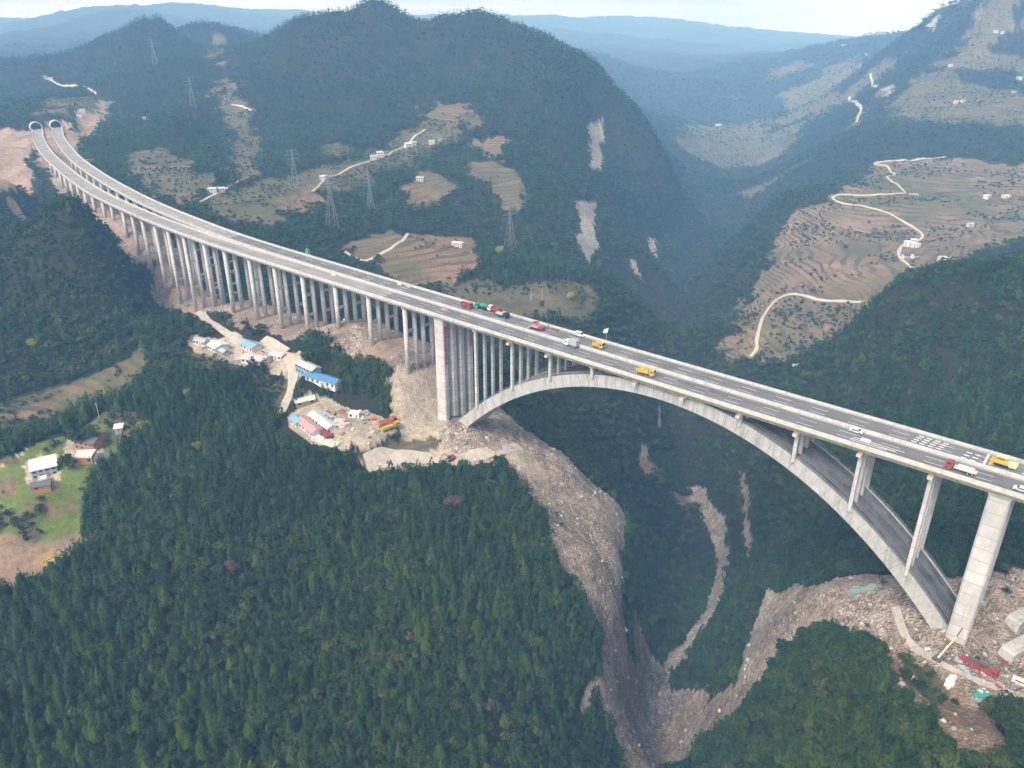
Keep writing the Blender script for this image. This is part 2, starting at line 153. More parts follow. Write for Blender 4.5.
SITES = {'house_white': (-218.7,313.9),'house_shed': (-214.3,302.6),'house_grey': (-206.8,333.8),'house_low': (-202.6,320.4),
    'hut_small': (-197.0,344.9),'hut_row_a': (-188.7,440.0),'hut_row_b': (-175.6,432.0),'shed_blue': (-155.8,432.0),'shed_pink': (-147.1,412.5),
    'shed_pinkroof': (-112.1,392.3),'shed_bluelong': (-101.3,382.5),'site_hut': (-109.9,370.5),'site_pink': (-101.0,343.2),'site_pale': (-95.6,348.5),
    'site_grey': (-92.2,353.8),'site_grey2': (-85.2,345.0),'stack_dark': (-91.6,336.9),'stack_pale': (-90.3,330.9),'site_blue': (-108.1,349.6),
    'container_white': (-80.2,353.6),'truck_red': (-62.3,346.1),'truck_yellow': (-60.3,342.1),'bus': (-6243.9,10589.0),'excavator_red': (-30.0,330.9),
    'crane_red': (151.6,191.1),'crane_green': (145.3,198.6),'van_right': (161.0,183.9),'tarp_white': (140.6,185.9),'net_green': (148.1,179.3),
    'net_green2': (134.8,238.4),'block_a': (173.9,207.9),'block_b': (165.9,196.3),'p1': (-159.1,686.1),'p2': (-1.8,694.8),'p3': (-134.8,746.3),
    'p4': (-220.0,804.1),'p5': (-461.3,1193.4),'p6': (-617.8,1458.5),'v1': (-196.4,827.5),'v2': (-192.0,841.8),'v3': (-159.6,925.8),
    'v4': (-155.8,946.5),'v5': (-150.1,955.6),'v6': (-127.9,991.2),'v7': (-120.8,994.2),'v8': (-98.5,994.3),'v9': (-88.0,1002.7),'v10': (-50.8,681.2),
    'v11': (-46.3,680.3),'v12': (-97.6,840.3),'v13': (-289.8,762.6),'v14': (-283.2,768.7),'v15': (401.5,768.6),'v16': (417.7,797.4),
    'v17': (374.3,723.1),'v18': (379.8,717.3),'v19': (391.4,691.6),'v20': (572.6,947.4),'v21': (496.6,839.3),'v22': (601.1,956.6),
    'v23': (895.2,1716.8),'v24': (788.9,1468.0),'v25': (800.3,1466.9),'v26': (967.6,1595.7),'v27': (898.9,1487.4),'v28': (1005.6,1778.8),
    'v29': (1015.8,1770.2),'v30': (1106.4,6044.4),'v31': (597.2,2362.8),'v32': (-602.0,1152.1),'v33': (-599.4,1136.1),'v34': (-867.9,1554.9),
    'v35': (-855.1,1551.2),'v36': (897.4,1736.4),'v37': (1231.1,3155.7),'v38': (1202.4,2868.8),'v39': (207.8,521.8),'v40': (-518.6,1158.5),
    'v41': (-225.7,341.3),'gree_mast': (-166.7,638.2),'y1': (-295.7,444.6),'y2': (-183.7,343.2),'y3': (-153.9,332.9),'y4': (-26.0,297.3),
    'y5': (44.0,562.2),'y6': (-112.8,254.5),'y7': (-171.9,370.3),'y8': (-10.5,665.1),'y9': (-203.2,301.0),'mast1': (-204.1,312.7),
    'pole1': (-210.6,353.5),'pole2': (22.5,557.2),'pole3': (14.3,559.3),'scr1': (-29.5,331.9)}

# ------------------------------------------------------------------ relief
def _hash(ix, iy, seed):
    h = (ix.astype(np.int64)*374761393 + iy.astype(np.int64)*668265263 + seed*974711) & 0x7fffffff
    h = ((h ^ (h >> 13))*1274126177) & 0x7fffffff
    return ((h ^ (h >> 16)) & 0xffff)/65535.0

def vnoise(x, y, seed=0):
    """smooth value noise in -1..1"""
    ix = np.floor(x); iy = np.floor(y); fx = x-ix; fy = y-iy
    fx = fx*fx*fx*(fx*(fx*6-15)+10); fy = fy*fy*fy*(fy*(fy*6-15)+10)
    a = _hash(ix, iy, seed); b = _hash(ix+1, iy, seed); c = _hash(ix, iy+1, seed); d = _hash(ix+1, iy+1, seed)
    return (a+(b-a)*fx+(c-a)*fy+(a-b-c+d)*fx*fy)*2-1

def fbm(x, y, scale, octaves=4, seed=0, ridged=False):
    v = np.zeros_like(x); amp = 1.0; tot = 0.0; f = 1.0/scale
    for k in range(octaves):
        n = vnoise(x*f+k*17.3, y*f-k*9.1, seed+k)
        if ridged: n = 1-2*np.abs(n)
        v += amp*n; tot += amp; amp *= 0.5; f *= 2.03
    return v/tot

def _q(x, y):
    r = np.sqrt(x*x+y*y)+1e-6
    return np.arctan2(x, y), np.log(r)

class Relief:
    """ground height from surveyed spot heights, smoothly interpolated"""
    def __init__(self, pts, soft=0.03, reg=0.0):
        p = np.array(pts, float); self.c = soft
        self.qa, self.ql = _q(p[:, 0], p[:, 1])
        n = len(p)
        K = self._k(self.qa[:, None]-self.qa[None], self.ql[:, None]-self.ql[None])
        K -= reg*np.eye(n)
        P = np.stack([np.ones(n), self.qa, self.ql], 1)
        A = np.block([[K, P], [P.T, np.zeros((3, 3))]])
        w = np.linalg.lstsq(A, np.concatenate([p[:, 2], np.zeros(3)]), rcond=None)[0]
        self.w, self.b = w[:n], w[n:]
    def _k(self, da, dl): return np.sqrt(da*da+dl*dl+self.c**2)
    def base(self, x, y):
        sh = x.shape; a, l = _q(x.ravel(), y.ravel()); out = np.empty_like(a)
        for i in range(0, len(a), 40000):
            s = slice(i, i+40000)
            out[s] = self._k(a[s, None]-self.qa[None], l[s, None]-self.ql[None]) @ self.w + self.b[0]+self.b[1]*a[s]+self.b[2]*l[s]
        return out.reshape(sh)

def smooth(e0, e1, v):
    t = np.clip((v-e0)/(e1-e0), 0, 1); return t*t*(3-2*t)

def ground(x, y, relief, pads):
    r = np.sqrt(x*x+y*y)
    z = relief.base(x, y)
    calm = np.ones_like(x)                      # 0 on levelled ground
    near = []
    for (cx, cy, cz, rad) in pads:
        i = np.nonzero((np.abs(x-cx) < rad*1.9) & (np.abs(y-cy) < rad*1.9))
        if len(i[0]) == 0: continue
        d = np.sqrt((x[i]-cx)**2+(y[i]-cy)**2); near.append((i, d, cz, rad))
        calm[i] = np.minimum(calm[i], smooth(rad*0.7, rad*1.9, d))
    wx = x+0.10*r**0.9*fbm(x, y, 130, 2, 50); wy = y+0.10*r**0.9*fbm(x, y, 130, 2, 60)
    far = smooth(450, 1300, r)
    n = fbm(wx, wy, 60, 4, 3)*(2.5+5*far)
    n += far*fbm(wx, wy, 260, 4, 9, True)*(2+0.0035*np.minimum(r, 4000))
    n += smooth(2300, 5000, r)*fbm(x, y, 1500, 5, 21, True)*50
    n += smooth(3600, 6000, r)*fbm(x, y, 2600, 3, 41)*90
    z = z+n*calm
    for i, d, cz, rad in near:
        k = 1-smooth(rad*0.75, rad*1.5, d)
        z[i] = z[i]*(1-k)+cz*k
    return z

RELIEF = Relief(SPOT_HEIGHTS)
def ground_z(x, y):
    return float(ground(np.array([float(x)]), np.array([float(y)]), RELIEF, PADS)[0])

# ------------------------------------------------------------------ helpers
def link(o, parent=None):
    COL.objects.link(o)
    if parent is not None: o.parent = parent
    return o
def tag(o, label=None, cat=None, group=None, kind=None):
    if label: o['label'] = label
    if cat: o['category'] = cat
    if group: o['group'] = group
    if kind: o['kind'] = kind
    return o
def empty(name, loc, rz=0.0):
    o = bpy.data.objects.new(name, None); o.location = loc; o.rotation_euler = (0, 0, rz); o.empty_display_size = 0.1
    return link(o)
def copy_tree(o, parent=None):
    c = o.copy(); COL.objects.link(c); c.parent = parent
    for ch in list(o.children): copy_tree(ch, c)
    return c

class MB:
    """collects simple solids into one mesh"""
    def __init__(s): s.v = []; s.f = []; s.m = []
    def add(s, verts, faces, mi=0):
        n = len(s.v); s.v += [tuple(p) for p in verts]
        s.f += [tuple(i+n for i in f) for f in faces]; s.m += [mi]*len(faces); return s
    def box(s, c, size, rz=0.0, mi=0, taper=1.0):
        hx, hy, hz = size[0]/2, size[1]/2, size[2]/2; cr, sr = math.cos(rz), math.sin(rz); vs = []
        for dz, k in ((-hz, 1.0), (hz, taper)):
            for dx, dy in ((-hx, -hy), (hx, -hy), (hx, hy), (-hx, hy)):
                dx *= k; dy *= k
                vs.append((c[0]+dx*cr-dy*sr, c[1]+dx*sr+dy*cr, c[2]+dz))
        return s.add(vs, [(3, 2, 1, 0), (4, 5, 6, 7), (0, 1, 5, 4), (1, 2, 6, 5), (2, 3, 7, 6), (3, 0, 4, 7)], mi)
    def hexa(s, p8, mi=0):
        return s.add(p8, [(3, 2, 1, 0), (4, 5, 6, 7), (0, 1, 5, 4), (1, 2, 6, 5), (2, 3, 7, 6), (3, 0, 4, 7)], mi)
    def tube(s, a, b, r0, r1=None, n=8, mi=0):
        r1 = r0 if r1 is None else r1
        a = np.array(a, float); b = np.array(b, float); d = b-a; d /= (np.linalg.norm(d)+1e-9)
        u = np.cross(d, (0, 0, 1.0) if abs(d[2]) < 0.9 else (1.0, 0, 0)); u /= np.linalg.norm(u); w = np.cross(d, u)
        vs = []
        for p, r in ((a, r0), (b, r1)):
            for k in range(n):
                t = 2*math.pi*k/n; vs.append(tuple(p+r*(math.cos(t)*u+math.sin(t)*w)))
        fs = [(k, (k+1) % n, n+(k+1) % n, n+k) for k in range(n)]+[tuple(range(n-1, -1, -1)), tuple(range(n, 2*n))]
        return s.add(vs, fs, mi)
    def sweep(s, rings, closed=True, caps=True, mi=0):
        """rings: equal-length loops of points"""
        n = len(rings[0]); vs = [p for r in rings for p in r]; fs = []
        for i in range(len(rings)-1):
            for k in range(n if closed else n-1):
                k2 = (k+1) % n; fs.append((i*n+k, i*n+k2, (i+1)*n+k2, (i+1)*n+k))
        if caps and closed:
            fs.append(tuple(range(n-1, -1, -1))); fs.append(tuple((len(rings)-1)*n+k for k in range(n)))
        return s.add(vs, fs, mi)
    def build(s, name, mats, parent=None, smooth_=False):
        me = bpy.data.meshes.new(name); me.from_pydata(s.v, [], s.f)
        for m in (mats if isinstance(mats, (list, tuple)) else [mats]): me.materials.append(m)
        if any(s.m): me.polygons.foreach_set('material_index', s.m)
        if smooth_: me.polygons.foreach_set('use_smooth', [True]*len(s.f))
        me.update()
        return link(bpy.data.objects.new(name, me), parent)

def np_mesh(name, V, T, mats, quads=False):
    """mesh from numpy arrays (triangles or quads)"""
    k = 4 if quads else 3
    me = bpy.data.meshes.new(name); n = len(T)
    me.vertices.add(len(V)); me.vertices.foreach_set('co', np.ascontiguousarray(V, np.float32).ravel())
    me.loops.add(n*k); me.loops.foreach_set('vertex_index', np.ascontiguousarray(T, np.int32).ravel())
    me.polygons.add(n); me.polygons.foreach_set('loop_start', np.arange(0, n*k, k, dtype=np.int32))
    for m in mats: me.materials.append(m)
    me.update(calc_edges=True)
    return me

# ------------------------------------------------------------------ materials
class NT:
    def __init__(s, name):
        s.m = bpy.data.materials.new(name); s.m.use_nodes = True; s.t = s.m.node_tree
        s.b = s.t.nodes['Principled BSDF']; s.b.inputs['Specular IOR Level'].default_value = 0.2
    def n(s, typ, **kw):
        nd = s.t.nodes.new(typ)
        for k, v in kw.items():
            if k.startswith('i_'):
                key = k[2:]; key = int(key) if key.isdigit() else key.replace('_', ' ')
                if hasattr(v, 'is_linked') or hasattr(v, 'links'): s.t.links.new(v, nd.inputs[key])
                else: nd.inputs[key].default_value = v
            else: setattr(nd, k, v)
        return nd
    def l(s, a, b): s.t.links.new(a, b)
    def math(s, op, a, b=None, c=None, clamp=False):
        nd = s.t.nodes.new('ShaderNodeMath'); nd.operation = op; nd.use_clamp = clamp
        for i, v in enumerate((a, b, c)):
            if v is None: continue
            if isinstance(v, (int, float)): nd.inputs[i].default_value = v
            else: s.l(v, nd.inputs[i])
        return nd.outputs[0]
    def mix(s, fac, a, b, mode='MIX'):
        nd = s.t.nodes.new('ShaderNodeMix'); nd.data_type = 'RGBA'; nd.blend_type = mode
        for i, v in ((0, fac), (6, a), (7, b)):
            if isinstance(v, (int, float)): nd.inputs[i].default_value = v
            elif isinstance(v, tuple): nd.inputs[i].default_value = v if len(v) == 4 else v+(1,)
            else: s.l(v, nd.inputs[i])
        return nd.outputs[2]
    def noise(s, scale, detail=3.0, vec=None, rough=0.55):
        nd = s.t.nodes.new('ShaderNodeTexNoise'); nd.inputs['Scale'].default_value = scale
        nd.inputs['Detail'].default_value = detail; nd.inputs['Roughness'].default_value = rough
        if vec is not None: s.l(vec, nd.inputs['Vector'])
        return nd.outputs['Fac']
    def geo(s): return s.t.nodes.new('ShaderNodeNewGeometry').outputs['Position']
    def ramp(s, fac, stops):
        nd = s.t.nodes.new('ShaderNodeValToRGB'); cr = nd.color_ramp
        while len(cr.elements) < len(stops): cr.elements.new(0.5)
        for e, (p, c) in zip(cr.elements, stops): e.position = p; e.color = c if len(c) == 4 else tuple(c)+(1,)
        s.l(fac, nd.inputs[0]); return nd.outputs[0]
    def bump(s, h, strength, dist):
        nd = s.t.nodes.new('ShaderNodeBump'); nd.inputs['Strength'].default_value = strength; nd.inputs['Distance'].default_value = dist
        s.l(h, nd.inputs['Height']); s.l(nd.outputs[0], s.b.inputs['Normal'])

def simple(name, col, rough=0.7, var=0.18, scale=0.6, dirt=None, metal=0.0, lifts=False):
    """painted or weathered plain surface: mottled by noise, streaked with grime"""
    t = NT(name); p = t.geo()
    f = t.noise(scale, 5, p, 0.65)
    a = tuple(max(0, c*(1-var)) for c in col); b = tuple(min(1, c*(1+var)) for c in col)
    c = t.ramp(f, [(0.3, a), (0.7, b)])
    if lifts:
        sz = t.n('ShaderNodeSeparateXYZ'); t.l(p, sz.inputs[0]); q = t.math('MULTIPLY', sz.outputs[2], 1/4.5); wn = t.n('ShaderNodeTexWhiteNoise'); wn.noise_dimensions = '1D'; t.l(t.math('FLOOR', q), wn.inputs['W'])
        c = t.mix(1.0, c, t.ramp(wn.outputs['Value'], [(0, (0.86, 0.86, 0.86)), (1, (1.12, 1.12, 1.12))]), 'MULTIPLY')
        c = t.mix(t.math('LESS_THAN', t.math('FRACT', q), 0.06), c, tuple(v*0.62 for v in col))
    if dirt:
        mp = t.n('ShaderNodeMapping'); t.l(p, mp.inputs[0]); mp.inputs['Scale'].default_value = (1, 1, 0.12)
        g = t.noise(scale*1.7, 5, mp.outputs[0], 0.7)
        c = t.mix(t.ramp(g, [(0.46, (0, 0, 0)), (0.7, (0.8, 0.8, 0.8))]), c, dirt)
    t.l(c, t.b.inputs['Base Color']); t.b.inputs['Roughness'].default_value = rough; t.b.inputs['Metallic'].default_value = metal
    return t.m

def mat_ground():
    t = NT('ground'); p = t.geo()
    at = t.n('ShaderNodeAttribute', attribute_name='cover'); tr = t.n('ShaderNodeAttribute', attribute_name='terrace'); rk = t.n('ShaderNodeAttribute', attribute_name='rocky')
    n1 = t.noise(0.035, 6, p, 0.6); n2 = t.noise(0.35, 5, p, 0.65)
    c = t.mix(1.0, at.outputs['Color'], t.ramp(n1, [(0.28, (0.68, 0.7, 0.66)), (0.72, (1.3, 1.27, 1.25))]), 'MULTIPLY')
    c = t.mix(1.0, c, t.ramp(n2, [(0.3, (0.72, 0.72, 0.72)), (0.7, (1.26, 1.26, 1.26))]), 'MULTIPLY')
    # terraced fields: a step every few metres of height, each bed with its own crop, dark grassy banks between
    sx = t.n('ShaderNodeSeparateXYZ'); t.l(p, sx.inputs[0])
    zz = t.math('ADD', t.math('MULTIPLY', sx.outputs[2], 0.46), t.math('MULTIPLY', t.noise(0.012, 2, p), 1.7))
    lv = t.math('FLOOR', zz); fr = t.math('FRACT', zz)
    cb = t.n('ShaderNodeCombineXYZ'); t.l(t.math('MULTIPLY', t.math('FLOOR', t.math('MULTIPLY', t.math('ADD', sx.outputs[0], t.math('MULTIPLY', t.noise(0.03, 2, p), 60.0)), 0.022)), 1.0), cb.inputs[0])
    t.l(lv, cb.inputs[1]); wn = t.n('ShaderNodeTexWhiteNoise'); wn.noise_dimensions = '2D'; t.l(cb.outputs[0], wn.inputs['Vector'])
    bed = t.ramp(wn.outputs['Value'], [(0.0, (0.78, 0.8, 0.74)), (0.25, (1.0, 0.92, 0.88)), (0.5, (1.12, 1.0, 0.93)), (0.72, (0.9, 0.92, 0.8)), (0.9, (0.68, 0.78, 0.55)), (1.0, (1.22, 1.12, 1.04))])
    bank = t.math('LESS_THAN', fr, t.math('ADD', 0.16, t.math('MULTIPLY', t.noise(0.06, 3, p), 0.42)))
    tc = t.mix(t.ramp(t.noise(0.008, 4, p, 0.65), [(0.42, (0, 0, 0)), (0.6, (0.8, 0.8, 0.8))]), c, (0.115, 0.112, 0.062)); tc = t.mix(1.0, tc, bed, 'MULTIPLY')
    tc = t.mix(t.math('MULTIPLY', t.math('MULTIPLY', bank, 0.8), t.ramp(t.noise(0.025, 4, p), [(0.38, (0.15, 0.15, 0.15)), (0.6, (1, 1, 1))])), tc, (0.062, 0.062, 0.038))
    c = t.mix(tr.outputs['Fac'], c, tc)
    # broken rock: pale boulders and dark gaps
    vo = t.n('ShaderNodeTexVoronoi'); vo.inputs['Scale'].default_value = 1.3; t.l(p, vo.inputs['Vector'])
    v2 = t.n('ShaderNodeTexVoronoi'); v2.inputs['Scale'].default_value = 0.3; v2.inputs['Randomness'].default_value = 1.0; t.l(p, v2.inputs['Vector'])
    sp = t.n('ShaderNodeSeparateColor'); t.l(vo.outputs['Color'], sp.inputs[0])
    rc = t.ramp(sp.outputs[0], [(0.0, (0.5, 0.48, 0.48)), (0.3, (0.85, 0.82, 0.8)), (0.75, (1.05, 1.02, 1.0)), (0.93, (1.25, 1.23, 1.2)), (1.0, (1.8, 1.8, 1.8))])
    s2 = t.n('ShaderNodeSeparateColor'); t.l(v2.outputs['Color'], s2.inputs[0])
    rc = t.mix(0.35, rc, t.mix(1.0, rc, t.ramp(s2.outputs[1], [(0.0, (0.55, 0.5, 0.5)), (0.6, (1, 0.98, 0.96)), (1.0, (1.35, 1.3, 1.25))]), 'MULTIPLY'))
    mp = t.n('ShaderNodeMapping'); t.l(p, mp.inputs[0]); mp.inputs['Scale'].default_value = (1, 1, 0.15)
    rc = t.mix(1.0, rc, t.ramp(t.noise(0.16, 5, mp.outputs[0], 0.7), [(0.3, (0.58, 0.53, 0.50)), (0.5, (1, 0.97, 0.94)), (0.72, (1.28, 1.25, 1.2))]), 'MULTIPLY')
    c = t.mix(rk.outputs['Fac'], c, t.mix(1.0, c, rc, 'MULTIPLY'))
    t.l(c, t.b.inputs['Base Color']); t.b.inputs['Roughness'].default_value = 0.95; t.b.inputs['Specular IOR Level'].default_value = 0.08
    hb = t.math('ADD', t.math('MULTIPLY', t.noise(0.5, 6, p, 0.7), 1.2), t.math('MULTIPLY', t.math('MULTIPLY', vo.outputs['Distance'], rk.outputs['Fac']), 1.3))
    t.bump(hb, 0.8, 1.3)
    return t.m

def mat_leaf(name, stops, patch=None):
    t = NT(name); p = t.geo()
    at = t.n('ShaderNodeAttribute', attribute_name='tint')
    f = t.math('ADD', t.math('MULTIPLY', at.outputs['Fac'], 0.72), t.math('MULTIPLY', t.math('SUBTRACT', t.noise(0.014, 4, p), 0.28), 0.75))
    c = t.ramp(f, stops)
    c = t.mix(1.0, c, t.ramp(t.noise(0.9, 2, p), [(0.3, (0.75, 0.78, 0.75)), (0.7, (1.25, 1.22, 1.2))]), 'MULTIPLY')
    t.l(c, t.b.inputs['Base Color']); t.b.inputs['Roughness'].default_value = 0.75; t.b.inputs['Specular IOR Level'].default_value = 0.135
    return t.m

M = {}
M['ground'] = mat_ground()
M['pine'] = mat_leaf('pine_needles', [(0.0, (0.0072, 0.0164, 0.0043)), (0.35, (0.0136, 0.0338, 0.0072)), (0.65, (0.0256, 0.0551, 0.0094)), (0.88, (0.0463, 0.0773, 0.0137)), (1.0, (0.0678, 0.0773, 0.0216))])
M['broad'] = mat_leaf('broad_leaves', [(0.0, (0.0087, 0.0193, 0.0050)), (0.3, (0.0167, 0.0347, 0.0072)), (0.6, (0.0287, 0.0531, 0.0101)), (0.82, (0.0495, 0.0696, 0.0151)), (0.93, (0.0638, 0.0637, 0.0245)), (1.0, (0.0622, 0.0540, 0.0302))])
M['yellow_leaf'] = mat_leaf('yellow_leaves', [(0.0, (0.12, 0.14, 0.03)), (1.0, (0.30, 0.30, 0.06))])
M['dead'] = mat_leaf('dead_leaves', [(0.0, (0.07, 0.045, 0.035)), (1.0, (0.13, 0.085, 0.065))])
M['boulder'] = mat_leaf('boulder', [(0.0, (0.20, 0.18, 0.165)), (0.5, (0.36, 0.33, 0.30)), (0.85, (0.48, 0.45, 0.42)), (1.0, (0.62, 0.60, 0.57))])
M['bark'] = simple('bark', (0.09, 0.07, 0.05), 0.9, 0.3, 2.0)
M['concrete'] = simple('concrete', (0.42, 0.41, 0.39), 0.85, 0.16, 0.3, dirt=(0.22, 0.21, 0.2))
M['concrete_pale'] = simple('pale_concrete', (0.50, 0.485, 0.465), 0.8, 0.13, 0.3, dirt=(0.33, 0.31, 0.28))
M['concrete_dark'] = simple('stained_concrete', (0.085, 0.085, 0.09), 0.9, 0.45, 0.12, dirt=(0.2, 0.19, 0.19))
def mat_road(name, col, worn):
    """paving with wheel tracks worn along the carriageway and patched bays"""
    t = NT(name); p = t.geo(); mp = t.n('ShaderNodeMapping'); mp.vector_type = 'POINT'; t.l(p, mp.inputs[0]); mp.inputs['Rotation'].default_value = (0, 0, -AX0)
    m2 = t.n('ShaderNodeMapping'); t.l(mp.outputs[0], m2.inputs[0]); m2.inputs['Scale'].default_value = (0.012, 0.9, 1)
    c = t.mix(t.ramp(t.noise(1.0, 4, m2.outputs[0], 0.65), [(0.38, (0, 0, 0)), (0.62, (1, 1, 1))]), col, worn)
    c = t.mix(1.0, c, t.ramp(t.noise(0.09, 5, p, 0.7), [(0.3, (0.78, 0.78, 0.78)), (0.7, (1.2, 1.2, 1.2))]), 'MULTIPLY')
    t.l(c, t.b.inputs['Base Color']); t.b.inputs['Roughness'].default_value = 0.85; return t.m
AX0 = R_(-40.04)
M['asphalt'] = mat_road('asphalt', (0.115, 0.115, 0.119), (0.17, 0.168, 0.17))
M['screed'] = mat_road('bare_deck_screed', (0.20, 0.185, 0.175), (0.30, 0.29, 0.28))
M['pier'] = simple('pier_concrete', (0.52, 0.50, 0.48), 0.85, 0.14, 0.3, dirt=(0.40, 0.37, 0.34), lifts=True)
M['paint'] = simple('white_road_paint', (0.58, 0.58, 0.57), 0.7, 0.1, 1.0)
M['yellowpaint'] = simple('yellowed_concrete', (0.42, 0.40, 0.24), 0.8, 0.15, 0.4, dirt=(0.3, 0.28, 0.2))
M['dirt'] = simple('packed_dirt', (0.38, 0.335, 0.285), 0.95, 0.25, 0.35)
M['track'] = simple('concrete_lane', (0.42, 0.38, 0.32), 0.95, 0.15, 0.2)
M['dark'] = simple('painted_bore_shade', (0.015, 0.015, 0.016), 0.9, 0.2)  # near-black colour carrying the shade inside the tunnel mouths
M['glass'] = simple('window_glass', (0.03, 0.04, 0.05), 0.15, 0.2)
M['tyre'] = simple('tyre_rubber', (0.02, 0.02, 0.02), 0.9, 0.1)
for k, c in dict(strip=(0.15, 0.148, 0.15), white=(0.62, 0.62, 0.60), red=(0.30, 0.05, 0.045), darkred=(0.26, 0.05, 0.06), yellow=(0.50, 0.35, 0.06), green=(0.04, 0.22, 0.16), blue=(0.08, 0.19, 0.38),
                 skyblue=(0.20, 0.34, 0.44), pink=(0.48, 0.27, 0.28), palepink=(0.55, 0.43, 0.42), grey=(0.36, 0.37, 0.40), darkgrey=(0.10, 0.105, 0.115), tile=(0.10, 0.10, 0.115),
                 cream=(0.66, 0.62, 0.54), brick=(0.36, 0.17, 0.10), netgreen=(0.05, 0.24, 0.19), palenet=(0.20, 0.29, 0.25), pylon=(0.20, 0.21, 0.22), steel=(0.33, 0.345, 0.36), bannerred=(0.50, 0.05, 0.07), orange=(0.55, 0.16, 0.05), black=(0.02, 0.02, 0.022),
                 timber=(0.33, 0.22, 0.13), lime=(0.55, 0.62, 0.30)).items():
    M[k] = simple(k+'_paint', c, 0.6, 0.13, 0.9, dirt=tuple(x*0.6+0.04 for x in c) if k not in ('black', 'lime') else None)

# ------------------------------------------------------------------ land cover
# class: albedo, conifer density, broadleaf density, bush density, terraced, rocky
CLASS = {
 'forest': ((0.028, 0.028, 0.016), 1.0, 0.0, 0),
 'soil': ((0.23, 0.165, 0.12), 0.0, 0.15, 0.0), 'oldterrace': ((0.135, 0.118, 0.085), 0.17, 0.9, 0),
 'terrace': ((0.215, 0.163, 0.127), 0.0, 1.0, 0), 'field': ((0.195, 0.138, 0.10), 0.06, 0.9, 0), 'scrubfield': ((0.115, 0.102, 0.062), 0.5, 0.6, 0.05),
 'grass': ((0.125, 0.165, 0.048), 0.09, 0.38, 0), 'earth': ((0.30, 0.225, 0.185), 0.0, 0, 0.25), 'pale': ((0.42, 0.36, 0.30), 0.0, 0, 0.35), 'pond': ((0.30, 0.21, 0.10), 0, 0, 0),
 'scree': ((0.36, 0.315, 0.28), 0.012, 0, 1.0), 'brownscree': ((0.28, 0.205, 0.155), 0.04, 0, 0.7), 'darkscree': ((0.27, 0.25, 0.25), 0.0, 0, 1.0),
 'rock': ((0.36, 0.33, 0.30), 0.0, 0, 0.9), 'cliff': ((0.36, 0.335, 0.315), 0.0, 0, 0.8)}
NAMES = list(CLASS); CID = {n: i for i, n in enumerate(NAMES)}
AX = R_(-40.04); ax_, ay_ = math.cos(AX), math.sin(AX); nx_, ny_ = -ay_, ax_     # the bridge's axis and its normal
def inside(poly, x, y):
    p = np.array(poly); res = np.zeros(x.shape, bool)
    bb = (x >= p[:, 0].min()) & (x <= p[:, 0].max()) & (y >= p[:, 1].min()) & (y <= p[:, 1].max())
    if not bb.any(): return res
    xx, yy = x[bb], y[bb]; r = np.zeros(xx.shape, bool); n = len(p)
    for i in range(n):
        x0, y0 = p[i]; x1, y1 = p[(i+1) % n]
        if y0 == y1: continue
        r ^= ((y0 > yy) != (y1 > yy)) & (xx < (x1-x0)*(yy-y0)/(y1-y0)+x0)
    res[bb] = r; return res
def cover_at(x, y):
    r = np.sqrt(x*x+y*y); k = 0.020*r
    wx = x+k*fbm(x, y, 22+0, 3, 71)+0.4*k*fbm(x, y, 5, 2, 75); wy = y+k*fbm(x, y, 22, 3, 81)+0.4*k*fbm(x, y, 5, 2, 85)
    c = np.zeros(x.shape, np.int8)
    s = wx*ax_+wy*ay_; off = wx*nx_+wy*ny_
    hx, hy = x+(wx-x)*0.4, y+(wy-y)*0.4
    for name, poly in COVER:
        i = inside(poly, hx, hy) if name in ('cliff', 'rock', 'earth', 'pale', 'soil') else inside(poly, wx, wy); c[i] = CID[name]
    far = (r > 1450) & ((c == CID['oldterrace']) | (c == CID['scrubfield']))
    c[far & (fbm(x, y, 190, 4, 131) > np.where(x < 0.47*y, -0.06, 0.42))] = 0
    # cleared strip under the viaduct
    lo, hi = np.interp(s, S_TAB[::-1], N_TAB[::-1]), np.interp(s, S_TAB[::-1], F_TAB[::-1])
    strip = (s < -255) & (s > -1178) & (off > lo-10) & (off < hi+11)
    c[strip & (c == 0)] = CID['earth']; c[strip & (np.sin(s*0.21)+fbm(x, y, 14, 2, 5)*1.5 > 0.35) & (c == CID['earth'])] = CID['scree']
    return c

# road centre lines as offsets from the bridge axis
S_TAB = [120, 20, -300, -420, -478, -557, -623, -691, -729, -782, -847, -906, -978, -1060, -1100, -1140, -1175]
N_TAB = [256, 256, 256, 256, 257.2, 262.4, 270, 279.6, 288, 299.5, 316, 331, 352, 379, 393.5, 409, 422]
F_TAB = [268, 268, 268, 269, 271.5, 279.5, 288.5, 301, 308.5, 320.5, 336, 352.5, 375, 402, 417.5, 433.5, 447]
def path(which, s):
    """world point on a carriageway's centre line and its left-hand unit normal"""
    T = N_TAB if which == 0 else F_TAB
    def off(q):
        w = np.array([-24, -12, 0, 12, 24.]); return float(np.mean(np.interp(q+w, S_TAB[::-1], T[::-1])))
    o = off(s); d = (off(s+2)-off(s-2))/4
    dx, dy = ax_+d*nx_, ay_+d*ny_; L = math.hypot(dx, dy); dx /= L; dy /= L
    return (s*ax_+o*nx_, s*ay_+o*ny_), (-dy, dx), (dx, dy)
def B(s, off, z=0.0): return (s*ax_+off*nx_, s*ay_+off*ny_, z)

